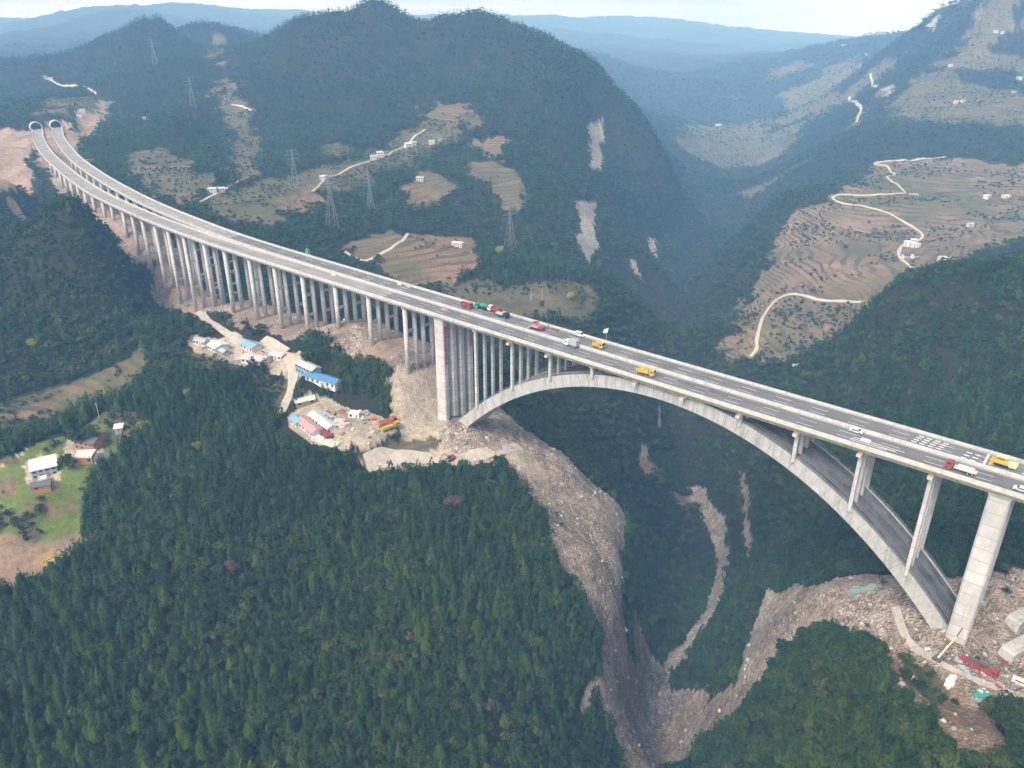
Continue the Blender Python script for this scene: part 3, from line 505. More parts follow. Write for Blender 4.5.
# ------------------------------------------------------------------ terrain sheet
def ROUGH(x, y): return 0.6+0.9*smooth(20, 70, -x_off(x, y))
def x_off(x, y): return x*nx_+y*ny_-235
def build_terrain():
    na, nr = 1000, 1080
    a = np.linspace(R_(-64), R_(64), na)
    r = np.exp(np.linspace(math.log(60), math.log(11000), nr))
    A, Rr = np.meshgrid(a, r); X = np.sin(A)*Rr; Y = np.cos(A)*Rr
    Z = ground(X, Y, RELIEF, PADS)
    c = cover_at(X, Y)
    rk = np.array([CLASS[n][3] for n in NAMES])[c]; te = np.array([CLASS[n][2] for n in NAMES])[c]
    alb = np.array([CLASS[n][0] for n in NAMES])[c]
    Z = Z+rk*(fbm(X, Y, 5, 3, 33)*0.9+np.maximum(fbm(X, Y, 9, 2, 37), 0)*1.6)*ROUGH(X, Y)
    # soften class borders
    for arr in (rk, te):
        arr[1:-1, 1:-1] = (arr[1:-1, 1:-1]*2+arr[:-2, 1:-1]+arr[2:, 1:-1]+arr[1:-1, :-2]+arr[1:-1, 2:])/6
    V = np.stack([X, Y, Z], -1).reshape(-1, 3)
    i = np.arange((nr-1)*(na-1)); rr, cc = i//(na-1), i % (na-1); q = rr*na+cc
    Q = np.stack([q, q+1, q+na+1, q+na], 1)[:, ::-1]
    me = np_mesh('terrain', V, Q, [M['ground']], quads=True)
    ca = me.color_attributes.new('cover', 'FLOAT_COLOR', 'POINT')
    ca.data.foreach_set('color', np.concatenate([alb.reshape(-1, 3), np.ones((len(V), 1))], 1).astype(np.float32).ravel())
    for nme, arr in (('terrace', te), ('rocky', rk)):
        at = me.attributes.new(nme, 'FLOAT', 'POINT'); at.data.foreach_set('value', arr.astype(np.float32).ravel())
    me.polygons.foreach_set('use_smooth', np.ones(len(Q), bool))
    o = link(bpy.data.objects.new('terrain', me)); tag(o, 'wooded hills and terraced slopes cut by a deep gorge', 'terrain', kind='structure')
    return o
build_terrain()

def build_roads():
    for name, hw, pts in ROADS:
        p = np.array(pts); seg = np.sqrt((np.diff(p, axis=0)**2).sum(1)); L = np.concatenate([[0], np.cumsum(seg)])
        n = max(8, int(L[-1]/3)); q = np.linspace(0, L[-1], n); X = np.interp(q, L, p[:, 0]); Y = np.interp(q, L, p[:, 1])
        for _ in range(3):
            X[1:-1] = (X[:-2]+2*X[1:-1]+X[2:])/4; Y[1:-1] = (Y[:-2]+2*Y[1:-1]+Y[2:])/4
        dx, dy = np.gradient(X), np.gradient(Y); l = np.sqrt(dx*dx+dy*dy)+1e-6; ox, oy = -dy/l, dx/l
        w = hw*(1+0.25*fbm(X, Y, 12, 2, 4))
        cols = []
        for k in (-1, -0.4, 0.4, 1):
            x, y = X+ox*w*k, Y+oy*w*k; cols.append(np.stack([x, y, ground(x, y, RELIEF, PADS)], 1))
        rows = []
        for i in range(n):
            rows.append([(cols[0][i, 0]-ox[i]*.6, cols[0][i, 1]-oy[i]*.6, cols[0][i, 2]-1.2)]+[(c_[i, 0], c_[i, 1], c_[i, 2]+0.5) for c_ in cols]+[(cols[3][i, 0]+ox[i]*.6, cols[3][i, 1]+oy[i]*.6, cols[3][i, 2]-1.2)])
        mb = MB(); mb.sweep(rows, closed=False)
        lab = {'hill_road': 'pale lane winding across the terraced hillside', 'valley_road': 'distant pale road along the far valley side', 'dirt_track': 'pale dirt track beside the viaduct piers',
               'site_road': 'narrow dirt road curving below the right arch foot', 'haul_road': 'dusty construction road beside the gorge', 'village_lane': 'narrow village lane between fields behind the viaduct'}[name]
        o = mb.build(name, M['dirt'] if name in ('dirt_track', 'haul_road', 'site_road') else M['track']); tag(o, lab, 'road', kind='structure')
build_roads()

# ------------------------------------------------------------------ trees
def conifer(tiers, blades, seed, fold=True, rad=0.19, lo=0.1):
    """unit-height conifer crown: drooping sprays in tiers"""
    g = np.random.default_rng(seed); V = []; T = []
    for k in range(tiers):
        f = k/(tiers-1) if tiers > 1 else 0.5
        z = lo+(0.97-lo)*f**0.92; R = rad*(1-f)**0.6*(0.55+0.45*min(1, (f+0.12)*4))+0.012
        nb = max(3, int(round(blades*(1-0.5*f)))); ph = g.uniform(0, 6.28)
        for b in range(nb):
            a = ph+2*math.pi*b/nb+g.normal(0, 0.18); rr = R*g.uniform(0.7, 1.25); up = g.uniform(0.01, 0.06)+0.05*(f > .8); dr = g.uniform(-0.01, 0.05)
            w = rr*math.tan(math.pi/nb)*g.uniform(0.9, 1.5); ca, sa = math.cos(a), math.sin(a)
            p0 = (0, 0, z+up+0.04); tip = (rr*ca, rr*sa, z-dr)
            m = rr*0.55; pl = (m*ca-w*sa, m*sa+w*ca, z-0.012); pr = (m*ca+w*sa, m*sa-w*ca, z-0.012)
            i = len(V)
            if fold: V += [p0, pl, tip, pr]; T += [(i, i+2, i+1), (i, i+3, i+2)]
            else: V += [p0, (rr*ca-w*sa*1.1, rr*sa+w*ca*1.1, z-dr), (rr*ca+w*sa*1.1, rr*sa-w*ca*1.1, z-dr)]; T += [(i, i+2, i+1)]
    i = len(V); V += [(0, 0, 1.03), (0.03, 0, 0.86), (-0.02, 0.03, 0.86), (-0.02, -0.03, 0.86)]; T += [(i, i+1, i+2), (i, i+2, i+3), (i, i+3, i+1)]
    return np.array(V, float), np.array(T)
def pine_clumps(n, size, seed, rad=0.135, lo=0.12):
    """unit-height conifer crown of many small drooping sprays round a narrow cone"""
    g = np.random.default_rng(seed); V = []; T = []; lean = g.normal(0, .02, 2)
    bulge = g.uniform(0.55, 0.8); lob = g.uniform(0, 6.28, 3)
    for k in range(n):
        f = 1-math.sqrt(g.uniform(0, 1))*0.98; a = g.uniform(0, 6.283)
        R = rad*(1-f)**bulge*min(1, (f+.14)*4.2)*(1+.18*math.sin(3*a+lob[0]+f*9))*g.uniform(.62, 1.12)+.006
        z = lo+(1-lo)*f+g.normal(0, .012); ca, sa = math.cos(a), math.sin(a); s = size*(1.15-.6*f)*g.uniform(.7, 1.35)
        c = np.array((R*ca+lean[0]*f, R*sa+lean[1]*f, z)); out = np.array((ca, sa, g.uniform(-.55, .25))); tan = np.array((-sa, ca, g.normal(0, .3)))
        i = len(V); V += [c-out*s*.5+np.array((0, 0, s*.75)), c+out*s*.7-tan*s*.62, c+out*s*.7+tan*s*.62]; T += [(i, i+1, i+2)]
    return np.array(V, float), np.array(T)
def broadleaf(n, size, seed, flat=0.8, rad=0.42):
    """unit-height round crown: leaf clumps spread over several uneven lobes"""
    g = np.random.default_rng(seed); V = []; T = []
    lobes = [(0, 0, 0.58, 0.30)]+[(g.uniform(-.22, .22), g.uniform(-.22, .22), g.uniform(.42, .78), g.uniform(.14, .24)) for _ in range(6)]
    for k in range(n):
        lx, ly, lz, lr = lobes[g.integers(len(lobes))]
        d = g.normal(size=3); d[2] = abs(d[2])*1.1-0.25; d /= np.linalg.norm(d)
        c = np.array((lx, ly, lz))+d*lr*g.uniform(0.72, 1.08)*np.array((rad/0.42, rad/0.42, flat))
        nrm = d+g.normal(0, .45, 3); nrm /= np.linalg.norm(nrm)
        u = np.cross(nrm, g.normal(size=3)); u /= np.linalg.norm(u); w = np.cross(nrm, u); s = size*g.uniform(.6, 1.3)
        i = len(V); V += [c+u*s, c-u*s*.5+w*s*.8, c-u*s*.6-w*s*.75]; T += [(i, i+1, i+2)]
    return np.array(V, float), np.array(T)

def cull_mask(x, y, z, m=60):
    """what the valley below and beyond the lookout can show, with a wide margin"""
    s, c = math.sin(R_(25)), math.cos(R_(25)); dz = z-130; t = y*c-dz*s; up = y*s+dz*c
    return (t > 60) & (np.abs(780*x/np.maximum(t, 1)) < 512+110) & (780*up/np.maximum(t, 1) > -384-110)

def scatter(r0, r1, spacing, seed):
    g = np.random.default_rng(seed); w = R_(47)
    n = int((r1*r1-r0*r0)*w/spacing**2)
    r = np.sqrt(g.uniform(r0*r0, r1*r1, n)); a = g.uniform(-w, w, n)
    return np.sin(a)*r, np.cos(a)*r

def thin(x, y, d, g):
    """drop trees that stand closer than d to another"""
    key = np.floor(x/d).astype(np.int64)*100003+np.floor(y/d).astype(np.int64)
    _, i = np.unique(key, return_index=True); return np.sort(i)

FOR_DENS = np.array([CLASS[n][1] for n in NAMES])
def grow(r0, r1, spacing, seed):
    x, y = scatter(r0, r1, spacing*0.72, seed); g = np.random.default_rng(seed+1)
    i = thin(x, y, spacing, g); x, y = x[i], y[i]
    z = ground(x, y, RELIEF, PADS); k = cull_mask(x, y, z); x, y, z = x[k], y[k], z[k]
    c = cover_at(x, y); gaps = fbm(x, y, 40, 3, 91)
    keep = g.uniform(size=len(x)) < FOR_DENS[c]*np.where(c == 0, np.clip(1.25+gaps*1.2, 0.3, 1), np.clip(0.5+gaps*2.5, 0.0, 2.5))
    # terraces carry lines and clumps of bushes
    te = ((c == CID['terrace']) | (c == CID['oldterrace']) | (c == CID['scrubfield'])) & (fbm(x, y, 55, 3, 97)+0.35*fbm(x, y, 9, 2, 98) > np.where(c == CID['terrace'], 0.12, -0.02)); keep |= te & (g.uniform(size=len(x)) < 0.55)
    for (px, py, pz, pr) in PADS: keep &= (x-px)**2+(y-py)**2 > (pr*1.02)**2
    s = x*ax_+y*ay_; off = x*nx_+y*ny_
    lo, hi = np.interp(s, S_TAB[::-1], N_TAB[::-1]), np.interp(s, S_TAB[::-1], F_TAB[::-1])
    keep &= ~((off > lo-11) & (off < hi+11) & (s > -1185) & ((s < -250) | ((s > -40) & (s < 10)) | (s < -1000)))
    for name, hw, pts in ROADS:
        p = np.array(pts); rr = hw+1.5
        bb = (x > p[:, 0].min()-9) & (x < p[:, 0].max()+9) & (y > p[:, 1].min()-9) & (y < p[:, 1].max()+9)
        if not bb.any(): continue
        ii = np.where(bb)[0]; dmin = np.full(len(ii), 1e9)
        for q in range(len(p)-1):
            d = p[q+1]-p[q]; L2 = (d**2).sum()+1e-9; tt = np.clip(((x[ii]-p[q, 0])*d[0]+(y[ii]-p[q, 1])*d[1])/L2, 0, 1)
            dmin = np.minimum(dmin, np.hypot(x[ii]-p[q, 0]-tt*d[0], y[ii]-p[q, 1]-tt*d[1]))
        keep[ii[dmin < rr+2]] = False
    for k_, (px, py) in SITES.items(): keep &= (x-px)**2+(y-py)**2 > 16
    x, y, z, c = x[keep], y[keep], z[keep], c[keep]
    # broadleaf share: stand by stand
    share = fbm(x, y, 90, 3, 111)*0.9+0.42
    r = np.hypot(x, y); sc = np.where(c == 0, 1, 3)
    near_right = smooth(20, 60, x-0.05*y)*(1-smooth(300, 420, r)); share = np.maximum(share, near_right*0.5)
    gorge = (1-smooth(-85, -55, z))*smooth(330, 420, r); share = np.maximum(share, gorge*0.9)
    left = smooth(-20, 60, -x-0.05*y)*(1-smooth(380, 430, r)); share = share*(1-left*0.35)
    broad = g.uniform(size=len(x)) < np.where(sc == 3, 0.9, share)
    size = np.where(broad, g.uniform(3.0, 6.4, len(x)), 4.3+7.2*g.uniform(0, 1, len(x))**1.5)*np.where(sc == 3, 0.6, 1)
    size = size*np.where(broad & (sc == 1), 1+0.3*near_right, 1)
    return x, y, z, broad, size, c

def instance(arch, x, y, z, h, wide, g):
    """one big triangle soup: copies of the archetypes at the given feet"""
    Vs, Ts, tint = [], [], []; base = 0
    pick = g.integers(len(arch), size=len(x)); rot = g.uniform(0, 6.283, len(x)); tn = np.clip(g.normal(0.42, 0.29, len(x)), 0, 1)
    for k, (V, T) in enumerate(arch):
        i = np.where(pick == k)[0]
        if not len(i): continue
        c, s = np.cos(rot[i])[:, None], np.sin(rot[i])[:, None]; hh = h[i][:, None]; ww = (h*wide)[i][:, None]
        px = (V[None, :, 0]*c-V[None, :, 1]*s)*ww+x[i][:, None]; py = (V[None, :, 0]*s+V[None, :, 1]*c)*ww+y[i][:, None]; pz = V[None, :, 2]*hh+z[i][:, None]-0.3
        Vs.append(np.stack([px, py, pz], -1).reshape(-1, 3)); n = len(V)
        Ts.append((T[None]+(base+np.arange(len(i))*n)[:, None, None]).reshape(-1, 3)); base += n*len(i)
        tint.append(np.repeat(tn[i], n)+np.tile(g.uniform(-0.08, 0.08, n), len(i)))
    return np.concatenate(Vs), np.concatenate(Ts), np.concatenate(tint)

def set_tint(me, t):
    at = me.attributes.new('tint', 'FLOAT', 'POINT'); at.data.foreach_set('value', np.clip(t, 0, 1).astype(np.float32))

def build_forest():
    g = np.random.default_rng(5)
    bands = [(100, 430, 2.12), (430, 700, 3.6), (700, 1250, 4.6), (1250, 2100, 5.4), (2100, 3600, 11.0)]
    pineA = [pine_clumps(120, .075, s) for s in range(5)]; pineB = [pine_clumps(52, .11, s) for s in range(10, 14)]; pineC = [conifer(4, 5, s, False, 0.2) for s in range(20, 24)]; pineD = [conifer(3, 4, s, False, 0.24) for s in range(30, 33)]
    brA = [broadleaf(150, 0.085, s) for s in range(4)]; brB = [broadleaf(64, 0.13, s) for s in range(10, 14)]; brC = [broadleaf(24, 0.20, s) for s in range(20, 24)]; brD = [broadleaf(12, 0.28, s) for s in range(30, 33)]
    LOD = [(pineA, brA), (pineB, brB), (pineC, brC), (pineC, brC), (pineD, brD)]
    soups = {False: [], True: []}; total = 0
    for k, (r0, r1, sp) in enumerate(bands):
        x, y, z, broad, size, c = grow(r0, r1, sp, 100+k)
        size = size*(sp/2.7 if k >= 4 else 1.0)**0.4
        if k == 0:
            # the trees standing nearest to the lookout become trees of their own
            s_, c_ = math.sin(R_(25)), math.cos(R_(25)); t = y*c_-(z-130)*s_; up = y*s_+(z-130)*c_
            vis = (np.abs(780*x/t) < 516) & (780*up/t > -388)
            solo = np.zeros(len(x), bool)
            for b in (False, True):
                i = np.where(vis & (broad == b))[0]; i = i[np.argsort(-size[i]/t[i])][:300]; solo[i] = True
                solo_trees(b, x[i], y[i], z[i], size[i])
            x, y, z, broad, size = x[~solo], y[~solo], z[~solo], broad[~solo], size[~solo]
        for b in (False, True):
            m = broad == b
            if m.any():
                soups[b].append(instance(LOD[k][1 if b else 0], x[m], y[m], z[m], size[m], g.uniform(0.8, 1.3, m.sum())*(1.0 if not b else 1.25), g)); total += m.sum()
    for b, nm, lab in ((False, 'conifer_forest', 'dense dark green conifer forest covering the hills on both sides of the gorge'), (True, 'broadleaf_woodland', 'mixed broadleaf woodland and bushes over the gorge walls and terraces')):
        Vs, Ts, ts = [], [], []; n = 0
        for V, T, t in soups[b]: Vs.append(V); Ts.append(T+n); ts.append(t); n += len(V)
        V, T, t = np.concatenate(Vs), np.concatenate(Ts), np.concatenate(ts)
        me = np_mesh(nm, V, T, [M['broad' if b else 'pine']]); set_tint(me, t)
        tag(link(bpy.data.objects.new(nm, me)), lab, 'forest', kind='stuff')
        print(nm, len(T), 'tris')
    print('trees', total)

def tree_proto(kind, seed, n=None):
    """crown and trunk meshes of one tree, unit height"""
    if kind == 'pine': V, T = pine_clumps(460, 0.046, seed); mat = M['pine']
    else: V, T = broadleaf(n or 520, 0.055, seed); mat = M['yellow_leaf' if kind == 'yellow' else kind]
    me = np_mesh('crown', V, T, [mat]); set_tint(me, np.clip(np.random.default_rng(seed).normal(0.5, 0.22)+np.random.default_rng(seed+1).uniform(-.12, .12, len(V)), 0, 1))
    mb = MB(); top = 0.9 if kind == 'pine' else 0.6
    mb.tube((0, 0, -0.04), (0, 0, top*0.5), 0.022, 0.015, 7); mb.tube((0, 0, top*0.5), (0.01, 0, top), 0.015, 0.006, 6)
    r = random.Random(seed)
    for k in range(5):
        a = r.uniform(0, 6.28); z0 = top*r.uniform(.35, .85); L = 0.08 if kind == 'pine' else 0.22
        mb.tube((0, 0, z0), (L*math.cos(a), L*math.sin(a), z0+(0.03 if kind == 'pine' else 0.15)), 0.009, 0.003, 5)
    tr = mb.build('trunk', M['bark']); tm = tr.data; bpy.data.objects.remove(tr)
    return me, tm
PROTO = {k: [tree_proto(k, 40+i) for i in range(6)] for k in ('pine', 'broad')}
def plant_tree(name, crown_me, trunk_me, x, y, z, h, wide, label, cat, group=None):
    e = bpy.data.objects.new(name, None); e.location = (x, y, z-0.25); e.scale = (h*wide, h*wide, h); e.rotation_euler = (0, 0, rnd.uniform(0, 6.28)); link(e); e.empty_display_size = 0.1
    link(bpy.data.objects.new('crown', crown_me), e); link(bpy.data.objects.new('trunk', trunk_me), e)
    return tag(e, label, cat, group)
def solo_trees(b, x, y, z, h):
    for i in range(len(x)):
        cm, tm = PROTO['broad' if b else 'pine'][rnd.randrange(6)]
        if b: plant_tree('broadleaf_tree', cm, tm, x[i], y[i], z[i], h[i], rnd.uniform(1.0, 1.5), 'rounded green broadleaf tree in the dense wood nearest the viewer', 'tree', 'broadleaf trees of the near woods')
        else: plant_tree('conifer_tree', cm, tm, x[i], y[i], z[i], h[i], rnd.uniform(0.95, 1.45), 'pointed dark green conifer in the dense wood nearest the viewer', 'tree', 'conifers of the near woods')
build_forest()

def build_rubble():
    """broken rock lying loose over the scars, the spoil slopes and the stream bed: one uncountable mass"""
    g = np.random.default_rng(17); x, y = scatter(150, 640, 1.25, 61)
    k = np.abs(x) < 330; x, y = x[k], y[k]
    c = cover_at(x, y); w = np.zeros(len(NAMES)); w[[CID['scree'], CID['darkscree'], CID['rock']]] = (0.16, 0.3, 0.3); w[CID['brownscree']] = 0.10; w[CID['cliff']] = 0.15; w[CID['pale']] = 0.012; w[CID['earth']] = 0.02
    z = ground(x, y, RELIEF, PADS); keep = (g.uniform(size=len(x)) < w[c]) & cull_mask(x, y, z); x, y, z = x[keep], y[keep], z[keep]
    arch = []
    for s in range(6):
        q = np.random.default_rng(90+s); V = []
        for zz, rr, n in ((-.35, .8, 5), (.25, .85, 5)):
            a0 = q.uniform(0, 6); V += [(rr*q.uniform(.7, 1.2)*math.cos(a0+6.283*i/n), rr*q.uniform(.7, 1.2)*math.sin(a0+6.283*i/n), zz+q.uniform(-.12, .12)) for i in range(n)]
        V.append((q.uniform(-.2, .2), q.uniform(-.2, .2), .7)); T = []
        for i in range(5): j = (i+1) % 5; T += [(i, j, 5+j), (i, 5+j, 5+i), (5+i, 5+j, 10)]
        arch.append((np.array(V), np.array(T)))
    h = 0.25+1.15*g.uniform(0, 1, len(x))**6
    V, T, t = instance(arch, x, y, z+0.25+0.25*h, h, g.uniform(.8, 1.4, len(x)), g)
    me = np_mesh('rubble', V, T, [M['boulder']]); set_tint(me, t); tag(link(bpy.data.objects.new('rubble', me)), 'pale broken rocks strewn over the bare slopes and the gorge floor', 'rubble', kind='stuff'); print('rubble', len(x))
build_rubble()

# ------------------------------------------------------------------ the bridge: one thing
bridge = empty('arch_bridge', B(-137, 262, 0)); BL = np.array(bridge.location)
tag(bridge, 'long grey concrete arch bridge with a curving viaduct of tall columns over the gorge', 'bridge')
def at_bridge(o): o.location = tuple(-BL); return o       # parts are modelled in world metres
S0, S1 = -1166.0, 96.0
SS = list(np.arange(S1, S0, -6.0))+[S0]
def strip(which, d0, d1, z0, z1, s_list=SS):
    """a long bar along a carriageway between side offsets d0..d1 and heights z0..z1"""
    rings = []
    for s in s_list:
        (x, y), (lx, ly), _ = path(which, s)
        rings.append([(x+lx*d0, y+ly*d0, z0), (x+lx*d1, y+ly*d1, z0), (x+lx*d1, y+ly*d1, z1), (x+lx*d0, y+ly*d0, z1)])
    return rings
def profile(which, prof, s_list=SS):
    rings = []
    for s in s_list:
        (x, y), (lx, ly), _ = path(which, s); rings.append([(x+lx*d, y+ly*d, z) for d, z in prof])
    return rings
HALF = 5.97
for w_ in (0, 1):
    mb = MB()
    mb.sweep(profile(w_, [(-HALF, 0), (-HALF, -0.55), (-HALF+1.2, -0.75), (-HALF+1.35, -2.3), (HALF-1.35, -2.3), (HALF-1.2, -0.75), (HALF, -0.55), (HALF, 0)]))
    deck = at_bridge(mb.build('deck', M['concrete'], bridge))
    # carriageway surface: bare screed on the left stretch of the near side, asphalt elsewhere
    cut = -300 if w_ == 0 else -470
    for nm, mt, a, b in (('asphalt_surface', 'asphalt', S1, cut), ('bare_surface', 'screed', cut, S0)):
        sl_ = [s for s in SS if b < s < a]; sl_ = [a]+sl_+[b]
        o = MB().sweep(strip(w_, -HALF+0.55, HALF-0.55, 0.0, 0.035, sl_)).build(nm, M[mt], deck)
        if nm == 'bare_surface': o['label'] = 'pale unfinished road surface'
    # parapets
    for sgn in (-1, 1):
        a, b = sorted((sgn*HALF, sgn*(HALF-0.5)))
        prof = [(a, -0.9 if abs(a) > HALF-.01 else 0.02), (b, -0.9 if abs(b) > HALF-.01 else 0.02), (b-0.08*(sgn < 0), 1.05), (a+0.08*(sgn > 0), 1.05)]
        o = at_bridge(MB().sweep(profile(w_, [(a-0.03*(sgn < 0), -0.7), (b+0.03*(sgn > 0), -0.7), (b, 1.05), (a, 1.05)])).build('parapet', M['concrete_pale'], bridge))
    # painted lines
    mb = MB()
    for d in (-4.9, 4.9):
        mb.sweep(strip(w_, d-0.1, d+0.1, 0.036, 0.04))
    for d in ((-1.6, 1.9) if w_ == 0 else (-1.9, 1.6)):
        s = S1-3
        while s > (-300 if w_ == 0 else -700):
            mb.sweep(strip(w_, d-0.11, d+0.11, 0.036, 0.041, [s, s-3, s-6])); s -= 14
    at_bridge(mb.build('lane_marking', M['paint'], bridge))
# yellowed drainage ledge and steel rail along the near side of the main span
o = at_bridge(MB().sweep(strip(0, -HALF-0.55, -HALF-0.04, -0.35, -0.05, [s for s in SS if -232 < s < 60])).build('side_ledge', M['yellowpaint'], bridge))
# block markings before the toll approach on the far carriageway
def painted(which, s0, s1, d0, d1, mb): mb.sweep(strip(which, d0, d1, 0.0362, 0.044, [s0, (s0+s1)/2, s1]))
for base_, n_, rows in ((-46, 4, (-4.2, -2.4, -0.6, 1.2, 3.0)), (-30, 2, (-3.6, -1.2, 1.2)), (-13, 3, (-4.2, -2.4, -0.6, 1.2, 3.0))):
    mb = MB()
    for k in range(n_):
        for q, d in enumerate(rows): painted(1, base_+k*2.6+0.35*q, base_+k*2.6+1.7+0.35*q, d, d+0.75, mb)
    at_bridge(mb.build('block_marking', M['paint'], bridge))
mb = MB(); painted(1, -23.6, -22.9, -4.8, 4.8, mb); at_bridge(mb.build('stop_line', M['paint'], bridge))
mb = MB()
for k in range(3): painted(0, -62+k*0.2, -50+k*2.5, -2.6+k*1.2, -2.25+k*1.2, mb)
at_bridge(mb.build('lane_arrow', M['paint'], bridge))

# arch ring: a broad box with a weathered back
SC, HS, RISE, TOPZ = -134.5, 119.5, 59.5, -2.75
def arch_z(s):
    d = abs(s-SC)/HS; return TOPZ-RISE*(0.86*d*d+0.14*d**4)
AS = np.linspace(SC-HS, SC+HS, 61)
def arch_rings(o0, o1, dz_top, thick):
    rings = []
    for s in AS:
        sl = (arch_z(s+.5)-arch_z(s-.5)); L = math.hypot(1, sl); nxs, nzs = -sl/L, 1/L
        zt = arch_z(s)
        a = (s+nxs*dz_top, zt+nzs*dz_top); b = (s+nxs*(dz_top-thick), zt+nzs*(dz_top-thick))
        rings.append([B(a[0], o0, a[1]), B(b[0], o0, b[1]), B(b[0], o1, b[1]), B(a[0], o1, a[1])])
    return rings
arch = at_bridge(MB().sweep(arch_rings(253.2, 270.8, -0.15, 5.0)).build('arch_ring', M['concrete'], bridge))
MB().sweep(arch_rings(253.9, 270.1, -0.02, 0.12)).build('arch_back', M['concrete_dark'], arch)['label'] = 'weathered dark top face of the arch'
for off in (253.45, 270.55): MB().sweep(arch_rings(off-0.25, off+0.25, 0.35, 0.6)).build('arch_kerb', M['concrete'], arch)
for off in (257.6, 259.0, 264.9, 266.2): MB().sweep(arch_rings(off-0.16, off+0.16, 0.3, 0.36)).build('cover_strip', M['strip'], arch)
mb = MB()
for off in (253.4, 270.6):
    for s in np.linspace(SC-HS+4, SC+HS-4, 52):
        if abs(s-SC) < 22: continue
        z = arch_z(s); mb.box(B(s, off, z+0.9), (0.07, 0.07, 1.3))
    for side in (-1, 1):
        q = [s for s in AS if side*(s-SC) > 22]
        for hh in (0.95, 1.5):
            mb.sweep([[B(s, off-.035, arch_z(s)+hh), B(s, off+.035, arch_z(s)+hh), B(s, off+.035, arch_z(s)+hh+.07), B(s, off-.035, arch_z(s)+hh+.07)] for s in q])
at_bridge(mb.build('arch_handrail', M['steel'], bridge))

mb = MB()
for s in np.arange(SC-HS+5, SC+HS-2, 4.6):
    sl = arch_z(s+.5)-arch_z(s-.5); L = math.hypot(1, sl); nxs, nzs = -sl/L, 1/L; z = arch_z(s)
    a0, a1 = (s+nxs*-.3, z+nzs*-.3), (s+nxs*-5.0, z+nzs*-5.0)
    mb.hexa([B(q[0]+k, o_, q[1]) for q in (a1, a0) for k, o_ in ((-.07, 253.17), (.07, 253.17), (.07, 253.25), (-.07, 253.25))])
MBJ = mb.build('formwork_joint', M['strip'], arch)
# piers
def column(mb, x, y, z0, z1, wa, wt, ang):
    """box column with chamfered corners, wa along the bridge, wt across"""
    c = min(wa, wt)*0.16; cr, sr = math.cos(ang), math.sin(ang); h = []
    for dx, dy in ((-wa/2+c, -wt/2), (wa/2-c, -wt/2), (wa/2, -wt/2+c), (wa/2, wt/2-c), (wa/2-c, wt/2), (-wa/2+c, wt/2), (-wa/2, wt/2-c), (-wa/2, -wt/2+c)):
        h.append((x+dx*cr-dy*sr, y+dx*sr+dy*cr))
    mb.sweep([[(px, py, z) for px, py in h] for z in (z0, z1)])
def make_pier(s, kind):
    root = bpy.data.objects.new('pier', None); link(root, bridge); at_bridge(root); root.empty_display_size = 0.1
    low = 0
    for w_ in (0, 1):
        (x, y), (lx, ly), (tx, ty) = path(w_, s); ang = math.atan2(ty, tx)
        tops = {'viaduct': -3.5, 'arch': -3.35, 'main': -3.2}[kind]; ztop = min(tops, 0)
        pts = []
        for d in (-3.1, 3.1):
            cx, cy = x+lx*d, y+ly*d
            if kind == 'arch': z0 = arch_z(s)-1.0
            else: z0 = min(ground_z(cx+ex, cy+ey) for ex in (-2, 2) for ey in (-2, 2))-1.5
            pts.append((cx, cy, z0))
            if z0 > ztop-0.6: continue
            mb = MB(); wa, wt = {'viaduct': (1.75, 1.75), 'arch': (1.35, 1.7), 'main': (6.2, 3.6)}[kind]
            if kind == 'viaduct': mb.tube((cx, cy, z0), (cx, cy, ztop), 1.3, 1.2, 14)
            else: column(mb, cx, cy, z0, ztop, wa, wt, ang)
            mb.build('column', M['pier'], root, kind == 'viaduct'); low = min(low, z0)
        # cross-head
        mb = MB(); e = 4.6; t = {'viaduct': 0.95, 'arch': 0.8, 'main': 3.25}[kind]; rings = []
        ring_s = [(-e, -2.95), (-e+1.1, ztop-0.02), (e-1.1, ztop-0.02), (e, -2.95), (e, -2.34), (-e, -2.34)]
        for k in (-t, t): rings.append([(x+lx*d+tx*k, y+ly*d+ty*k, z) for d, z in ring_s])
        mb.sweep(rings); mb.build('crosshead', M['concrete'], root)
        # tie beams
        zlow = max(p[2] for p in pts); span = ztop-zlow
        if kind == 'viaduct' and span > 16:
            for f in ((0.5,) if span < 34 else (0.34, 0.68)):
                z = zlow+span*f; mb = MB(); mb.hexa([(x+lx*d+tx*k, y+ly*d+ty*k, z+h) for h in (-.7, .7) for d, k in ((-2.25, -.55), (-2.25, .55), (2.25, .55), (2.25, -.55))]); mb.build('tie_beam', M['concrete'], root)
        if kind == 'main':
            for f in (0.33, 0.66):
                z = zlow+span*f; mb = MB(); mb.hexa([(x+lx*d+tx*k, y+ly*d+ty*k, z+h) for h in (-.9, .9) for d, k in ((-1.85, -1.5), (-1.85, 1.5), (1.85, 1.5), (1.85, -1.5))]); mb.build('tie_beam', M['concrete'], root)
    return root
for s in (-212.3, -190.3, -168, -145.6, -124.2, -101, -79.3, -57.2, -35): make_pier(s, 'arch')
sp = make_pier(-235, 'arch')
main_piers = [make_pier(-258.5, 'main'), make_pier(-15.5, 'main')]
VS = [-284, -312.2, -340, -369.8, -397, -423.5, -452, -477.5, -506, -530, -551.5, -574, -594, -614, -640, -662, -690, -718, -746, -775, -805, -835, -865, -895]
for s in VS: make_pier(s, 'viaduct')
make_pier(14, 'viaduct'); make_pier(42, 'viaduct')
